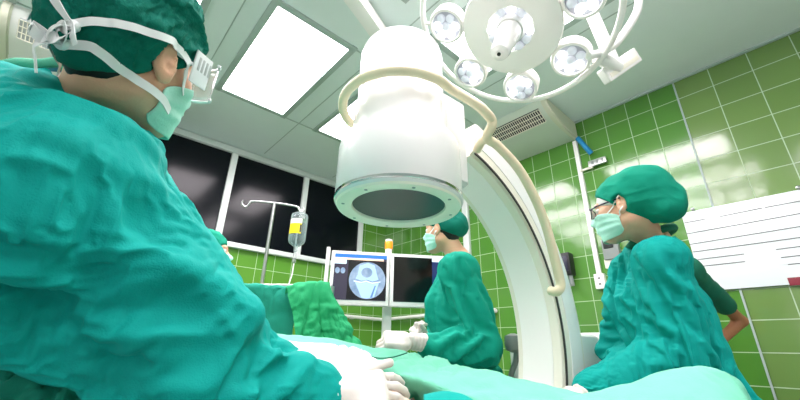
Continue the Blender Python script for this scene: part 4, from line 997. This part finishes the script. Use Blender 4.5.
# ------------------------------------------------------------------ nurse on the right
h3 = Head(cdir(-.70, -.27, .64), UPZ+cdir(-1, 0, 0)*.04, pc(621, 203, 1.31), (-.01, .084, 0), .96)
neck3 = pc(652, 243, 1.39); f3 = nz(cdir(-.82, 0, .50)*V3(1, 1, 0)); l3 = V3(-f3[1], f3[0], 0)
J3 = joints(neck3, neck3+V3(0, 0, -.24)+f3*.02, neck3+V3(0, 0, -.58), f3, neck3+l3*.18-V3(0, 0, .082), neck3-l3*.17-V3(0, 0, .06), pc(674, 344, 1.13), pc(645, 345, 1.38), pc(594, 388, 1.11), pc(602, 389, 1.15), h3.p(-.03, 0, -.06))
nu_ = empty('nurse', (J3['pelvis'][0], J3['pelvis'][1], 0), 'person in a teal gown, rounded green cap, dark glasses and mask standing before the whiteboard', 'person')
bd3 = body_mesh(nu_, h3, J3, M['skin'])
ex3 = PXF(((652, 268, 1.12), (640, 335, 1.10), .014, .012), ((664, 262, 1.12), (700, 330, 1.2), .014, .012), ((605, 352, 1.12), (668, 322, 1.08), .012, .012), ((612, 372, 1.1), (672, 352, 1.07), .011, .012), ((690, 285, 1.35), (718, 350, 1.36), .016, .012), ((612, 275, 1.32), (606, 340, 1.3), .012, .010), ((668, 285, 1.1), (660, 340, 1.08), .011, .010), ((640, 300, 1.1), (690, 345, 1.15), .011, .010))
def pre3(Fd):
    Fd.cap(pc(624, 268, 1.42), pc(612, 345, 1.40), .045, .055, .05); Fd.cap(pc(672, 285, 1.45), pc(690, 360, 1.48), .08, .10, .06)
gown(nu_, J3, M['gown'], .016, 57, 1.0, ex3, .45, (.062, .07, .06), .066, pre3, fine=True, slim=.84, grow=.22, band=(-.012, .026))
cp3 = cap(nu_, h3, M['cap_green'], .078, -.108, .018, [((-.08, 0, .055), (.108, .097, .092)), ((-.12, 0, -.01), (.075, .085, .075))], 25, .005, wr=.004)
hair(nu_, h3, -.08, off=.002); eyes(nu_, h3); face_mask(nu_, h3, M['mask'], bd3)
band = cap(nu_, h3, M['label_white'], .026, -.03, .010, [], 26, .005, wr=.001, name='cap_liner')
tr3 = tree_of([bd3, cp3, band], h3)
for sg in (-1, 1): tape(nu_, h3, [(sg*50, -.03), (sg*75, .0), (sg*97, .03)], .004, tr3); tape(nu_, h3, [(sg*60, -.09), (sg*80, -.05), (sg*99, -.015)], .004, tr3)
gl = empty('eyeglasses', (0, 0, 0)); gl.parent = nu_; gl.location = -nu_.location
for y in (-1, 1):
    P = [h3.p(.116-.012*abs(math.cos(t)), y*(.034+.026*math.cos(t)), .0+.02*math.sin(t)) for t in [2*PI*k/24 for k in range(24)]]
    rim = tube_obj('rim', P, .0022, M['navy'], gl, 8, True)
    bm = bmesh.new(); bm.faces.new([bm.verts.new(Vector(p)) for p in P]); r = bmesh.ops.extrude_face_region(bm, geom=bm.faces[:]); bmesh.ops.translate(bm, vec=Vector(h3.d(1, 0, 0))*.0012, verts=[v for v in r['geom'] if isinstance(v, bmesh.types.BMVert)]); from_bm('lens', bm, M['clear'], gl)
    tube_obj('temple', [h3.p(.108, y*.06, .008), h3.p(.075, y*.078, .012), h3.p(-.012, y*.088, .02)], .0028, M['navy'], gl, 8)
tube_obj('bridge', [h3.p(.116, .01, .004), h3.p(.12, 0, .007), h3.p(.116, -.01, .004)], .0022, M['navy'], gl, 8)
tube_obj('scrub_collar', catmull([tuple(neck3 + f3*(.078*math.cos(t)) + l3*(.075*math.sin(t)) + V3(0, 0, .018+.03*-math.cos(t))) for t in np.linspace(0, 2*PI, 17)], 4), .014, M['scrub'], nu_, 10)
hand(nu_, pc(580, 396, 1.09), cdir(-.8, -.3, -.2), cdir(0, .9, -.4), 1, (.4, .5, .3), .04, (.6, .4), .95, pc(592, 389, 1.11))
hand(nu_, pc(588, 398, 1.12), cdir(-.8, -.3, -.2), cdir(0, .9, -.4), -1, (.4, .5, .3), .04, (.6, .4), .95, pc(600, 390, 1.15))
shoes(nu_, J3); trousers(nu_, J3, M['scrub'])
# ================================================================== table, patient and drapes
tu = np.array([.25, -.968]); tw = np.array([.968, .25]); TC = np.array([.625, .807])
def tb(s, w, z): return np.array([*(TC+tu*s+tw*w), z])
RT = Matrix((Vector((*tu, 0)), Vector((*tw, 0)), Vector((0, 0, 1)))).transposed()
RT[0][1], RT[1][1] = tw[0], tw[1]
tab = empty('operating_table', (TC[0], TC[1], 0), 'draped operating table in the centre below the imaging head', 'operating table')
def tbox(name, s, w, z, size, m, par, bev=.01):
    bm = bmesh.new(); add_box(bm, tb(s, w, z), size, Matrix.Rotation(math.atan2(tu[1], tu[0]), 3, 'Z'), bev); return from_bm(name, bm, m, par)
tbox('table_top', -.06, 0, .69, (1.6, .36, .04), M['steel'], tab); tbox('mattress', -.06, 0, .732, (1.58, .34, .045), M['black'], tab, .02)
tbox('column', -.55, 0, .39, (.28, .24, .56), M['steel'], tab, .02); tbox('base', -.5, 0, .06, (.7, .4, .12), M['offwhite'], tab, .03)
# patient lying along the table, one leg bare
pt = empty('patient', tuple(tb(-.2, 0, .8)), 'person lying on the table under mint drapes, bare pale knee lit white', 'person')
hp_ = Head(V3(0, 0, 1)-V3(*tu, 0)*.2, V3(*-tu, 0), tb(-.88, 0, .885), (0, 0, 0), 1.0)
Fd = Field(np.array([-.05, -.2, .78]), np.array([1.2, 2.0, 1.15]), .011)
knee = pc(361, 401, .90); hipL = tb(-.12, -.05, .84); ank = pc(420, 432, .70)
Fd.cap(tb(-.62, 0, .85), tb(-.2, 0, .85), .075, .075, .05); Fd.cap(tb(-.62, .12, .835), tb(-.62, -.12, .835), .05, .05, .06); Fd.cap(tb(-.74, 0, .85), tb(-.62, 0, .85), .05, .06, .04)
for sg in (1,): Fd.cap(tb(-.6, sg*.15, .83), tb(-.15, sg*.15, .815), .038, .028, .03)
Fd.cap(tb(-.18, .08, .835), tb(.2, .10, .82), .05, .036, .04); Fd.cap(tb(.2, .10, .82), tb(.5, .10, .81), .034, .026, .03)
Fd.cap(hipL, knee, .06, .066, .04); Fd.cap(knee, ank, .062, .04, .02); Fd.ell(knee+V3(0, 0, .02), (.055, .055, .05), None, .03)
head_skin(Fd, hp_, tb(-.72, 0, .86))
M['skin_pale'] = mat('pale_skin', 'efd9c8', .5, bump=.1, scale=160, sss=.1)
finish('body', Fd, M['skin_pale'], pt, None, 2)
cz = lambda s, a, b: (lambda V: a*fbm(V*9, s, 3) + b*(ridges(V, 11, s+4, 2)-.45))
CR_ = lambda sd, g=.16, b=.012, it=140: dict(grow=g, band=(-b, b*1.2), iters=it, kb=.05, seed=sd, sag=0, aniso=.6)
AT = lambda L: [tuple(at(*q)) for q in L]
DZ = lambda L, z, dd=0: [tuple(at(x, y, D+dd)+np.array([0, 0, z])) for x, y, D in L]
crest = [(270, 333, 1.36), (300, 336, 1.33), (330, 339.5, 1.30), (373, 347.5, 1.24), (405, 355, 1.17), (440, 361, 1.10), (480, 371, 1.02), (520, 380, .96), (560, 389.5, .91), (610, 401, .86)]
mid_ = [(270, 341, 1.22), (300, 344, 1.2), (330, 348, 1.17), (370, 355, 1.12), (410, 363, 1.05), (445, 371, .97), (482, 380, .9), (522, 389, .85), (562, 397, .81), (612, 408, .77)]
opn = [(270, 350, 1.1), (300, 353, 1.08), (330, 357, 1.05), (373, 366, 1.0), (420, 379.5, .92), (450, 390, .86), (482, 401, .82), (520, 410, .78), (562, 418, .75), (612, 428, .7)]
d_ = loft('patient_drape', [DZ(crest, -.30, .10), DZ(crest, -.05, .03), AT(crest), AT(mid_), AT(opn), DZ(opn, -.035, .03), DZ(opn, -.05, .08)], M['mint'], None, 12, 10, .004, cz(61, .004, .004), CR_(7, .08, .008, 100))
tag(d_, 'pale mint drape spread across the table in front of the middle surgeon', 'drape')
d_ = loft('table_sheet', [[tuple(tb(s, w, z)) for s in np.linspace(-.84, .72, 7)] for w, z in ((-.24, .50), (-.225, .71), (-.18, .766), (0, .770), (.17, .766), (.215, .70), (.23, .5))], M['teal_cloth'], None, 8, 6, .003, cz(66, .003, .004))
tag(d_, 'dark teal sheet covering the table top beneath the mint drape', 'sheet')
ws1 = [(285, 342, 1.03), (305, 345, 1.03), (330, 348, 1.02), (352, 350, 1.0), (368, 357, .98), (380, 366, .95)]
ws2 = [(285, 352, .98), (305, 354, .98), (330, 356, .97), (350, 360, .96), (366, 365, .94), (378, 372, .92)]
ws3 = [(280, 372, .9), (305, 372, .9), (328, 372, .9), (346, 376, .9), (362, 382, .88), (374, 388, .87)]
d_ = loft('white_sheet', [DZ(ws1, -.06, .03), AT(ws1), AT(ws2), AT(ws3), DZ(ws3, -.05, -.04)], M['white_cloth'], None, 12, 10, .004, cz(71, .005, .006), CR_(9, .22, .012))
tag(d_, 'crumpled bright white sheet beside the surgeon\'s cuff on the mint drape', 'sheet')
fm = [(560, 399, .62), (600, 395, .62), (630, 386, .62), (660, 375, .62), (685, 368, .62), (706, 366.5, .62), (726, 370, .62), (742, 380, .62), (752, 396, .62), (758, 420, .62)]
d_ = loft('foreground_drape', [DZ(fm, -.12, .13), DZ(fm, -.045, .08), DZ(fm, -.012, .03), AT(fm), DZ(fm, -.02, -.05), DZ(fm, -.06, -.10), DZ(fm, -.13, -.13)], M['mint'], None, 12, 10, .004, cz(75, .005, .004), CR_(8, .10, .010, 100))
tag(d_, 'rounded mint drape mound in the foreground below the nurse', 'drape')
nd = [(-60, 318, .66), (0, 335, .66), (45, 352, .66), (90, 372, .67), (130, 386, .68), (180, 398, .70), (230, 406, .72)]
d_ = loft('near_drape', [DZ(nd, -.05, .06), DZ(nd, -.045), DZ(nd, -.09, -.02), DZ(nd, -.18, -.05), DZ(nd, -.34, -.06)], M['teal_cloth'], None, 12, 12, .004, cz(81, .010, .014), CR_(10, .3, .02))
tag(d_, 'crumpled teal drape under the near surgeon\'s sleeve at the lower left edge', 'drape')
gd = [(424, 396, .80), (436, 394.5, .79), (450, 394, .78), (464, 397, .77), (478, 404, .75)]
d_ = loft('drape_fold', [DZ(gd, -.03, .03), AT(gd), DZ(gd, -.015, -.05), DZ(gd, -.06, -.09)], M['gown'], None, 6, 6, .004, cz(83, .003, .004))
tag(d_, 'small teal cloth fold at the bottom edge right of the gloved fingers', 'cloth')
c_ = tube_obj('suction_tube', catmull(DZ([(360, 357, 1.12), (368, 360.5, 1.09), (378, 363, 1.07), (390, 362.5, 1.07), (400, 360, 1.08), (407, 357.5, 1.1)], .012, 0), 6), .0016, M['scrub'], None, 8)
tag(c_, 'thin dark cord curving on the mint drape below the middle surgeon\'s gloves', 'cord')
# drape screen at the head of the table
fr = empty('drape_screen', tuple(at(300, 300, 1.62)*V3(1, 1, 0)), 'steel screen frame holding green drapes left of the monitors', 'screen frame')
sL, sR = at(246, 285.5, 1.66), at(332, 286.5, 1.60)
tube_obj('top_bar', [sL, sR], .009, M['steel'], fr, 12)
for p in (sL, sR): tube_obj('post', [p, (p[0], p[1], .0)], .011, M['steel'], fr, 12)
tr = bmesh.new(); A, B = at(268, 286, 1.72), at(318, 288, 1.7); add_box(tr, (A+B)/2, (.22, .03, .02), Matrix.Rotation(math.atan2(hr[1], hr[0]), 3, 'Z'), .005); from_bm('grey_edge', tr, M['offwhite'], fr)
t1 = [(238, 285, 1.60), (255, 285, 1.59), (275, 286.5, 1.58), (298, 287.5, 1.57)]
d_ = loft('screen_drape', [DZ(t1, -.04, .1), AT(t1), DZ(t1, -.03, -.02), DZ(t1, -.12, -.01), DZ(t1, -.24, .0), DZ(t1, -.36, .0)], M['teal_cloth'], None, 14, 12, .004, cz(91, .006, .006), CR_(6))
tag(d_, 'dark teal drape hanging over the screen bar beside the drip stand', 'drape')
g1 = [(286, 287.5, 1.53), (297, 284.5, 1.53), (310, 283, 1.53), (322, 281.5, 1.53), (329, 283.5, 1.54)]
g2 = [(288, 297, 1.49), (297, 294, 1.49), (312, 293, 1.49), (325, 292, 1.50), (333, 297, 1.52)]
g3 = [(293, 315, 1.48), (303, 315, 1.48), (316, 314, 1.48), (333, 312, 1.49), (345, 318, 1.52)]
g4 = [(296, 333, 1.46), (310, 335, 1.46), (326, 338, 1.46), (345, 341, 1.47), (361, 345, 1.5)]
g5 = [(299, 352, 1.44), (314, 354, 1.44), (332, 356, 1.44), (355, 358, 1.46), (372, 362, 1.49)]
d_ = loft('green_drape', [DZ(g1, -.08, .1), AT(g1), AT(g2), AT(g3), AT(g4), AT(g5)], M['green_cloth'], None, 16, 14, .004, lambda V: .010*(ridges(V*V3(1, 1, .35), 13, 95, 2)-.45)+.004*fbm(V*26, 96, 2), CR_(5, .24, .013))
tag(d_, 'wrinkled bright green drape hanging in front of the monitors\' left side', 'drape')

# ------------------------------------------------------------------ people mostly hidden behind others
def helper(lab, name, hd, neck, f, elb, wr, cm, gm, capb, s):
    l = V3(-f[1], f[0], 0)
    J = joints(neck, neck+V3(0, 0, -.24), neck+V3(0, 0, -.58), f, neck+l*.17-V3(0, 0, .06), neck-l*.17-V3(0, 0, .06), elb[0], elb[1], wr[0], wr[1], hd.p(-.03, 0, -.06))
    r = empty(name, (J['pelvis'][0], J['pelvis'][1], 0), lab, 'person'); bd = body_mesh(r, hd, J, M['skin_dark'] if s == 110 else M['skin'])
    cap(r, hd, cm, .05, -.045, .012, [((-.06, 0, .03), (.08, .078, .075))], s, .007); hair(r, hd, -.08); eyes(r, hd); face_mask(r, hd, M['mask'], bd)
    shoes(r, J); trousers(r, J, M['scrub']); return r, J
hA = Head(cdir(.9, -.1, .35), UPZ, pc(209, 252, 2.05), (0, 0, 0), .95)
nA = hA.p(-.05, 0, -.2); fA = nz(cdir(.9, 0, .35)*V3(1, 1, 0)); lA = V3(-fA[1], fA[0], 0)
rA, JA = helper('person in a teal cap glimpsed beyond the near surgeon\'s shoulder by the dark window', 'assistant', hA, nA, fA, (nA+lA*.2-V3(0, 0, .34), nA-lA*.2-V3(0, 0, .34)), (nA+lA*.15+fA*.2-V3(0, 0, .42), nA-lA*.15+fA*.2-V3(0, 0, .42)), M['cap_green'], M['gown'], 0, 101)
gown(rA, JA, M['gown'], .02, 102)
nB = pc(652, 264, 2.25); fB = nz(cdir(-.75, 0, -.5)*V3(1, 1, 0)); lB = V3(-fB[1], fB[0], 0)
hB = Head(fB, UPZ, nB+V3(0, 0, .2)+fB*.04, (0, 0, 0), .95)
eB = pc(741, 321, 2.2); wB = pc(708, 352, 2.12)
rB, JB = helper('person in a dark green short sleeved top almost hidden behind the nurse, one elbow out', 'assistant', hB, nB, fB, (eB, nB-lB*.2-V3(0, 0, .34)), (wB, nB-lB*.15+fB*.2-V3(0, 0, .42)), M['cap_green'], M['scrub'], 0, 110)
Fd = Field(np.minimum(JB['pelvis'], nB)-.5, np.maximum(JB['pelvis'], nB)+.4, .012)
Fd.cap(JB['ls'], JB['rs'], .075, None, .05); Fd.cap(nB-V3(0, 0, .04), JB['chest'], .085, .14, .06); Fd.cap(JB['chest'], JB['pelvis'], .14, .15, .05)
Fd.cap(JB['ls'], JB['ls']*.32+eB*.68, .062, .058, .04); Fd.cap(JB['rs'], (JB['rs']+JB['re'])/2, .075, .07, .04); Fd.cap(nB, JB['neckup'], .065, .08, .02, 'sub')
finish('scrub_top', Fd, M['scrub'], rB, lambda V: cloth(V, 111, .005, .006, .003))
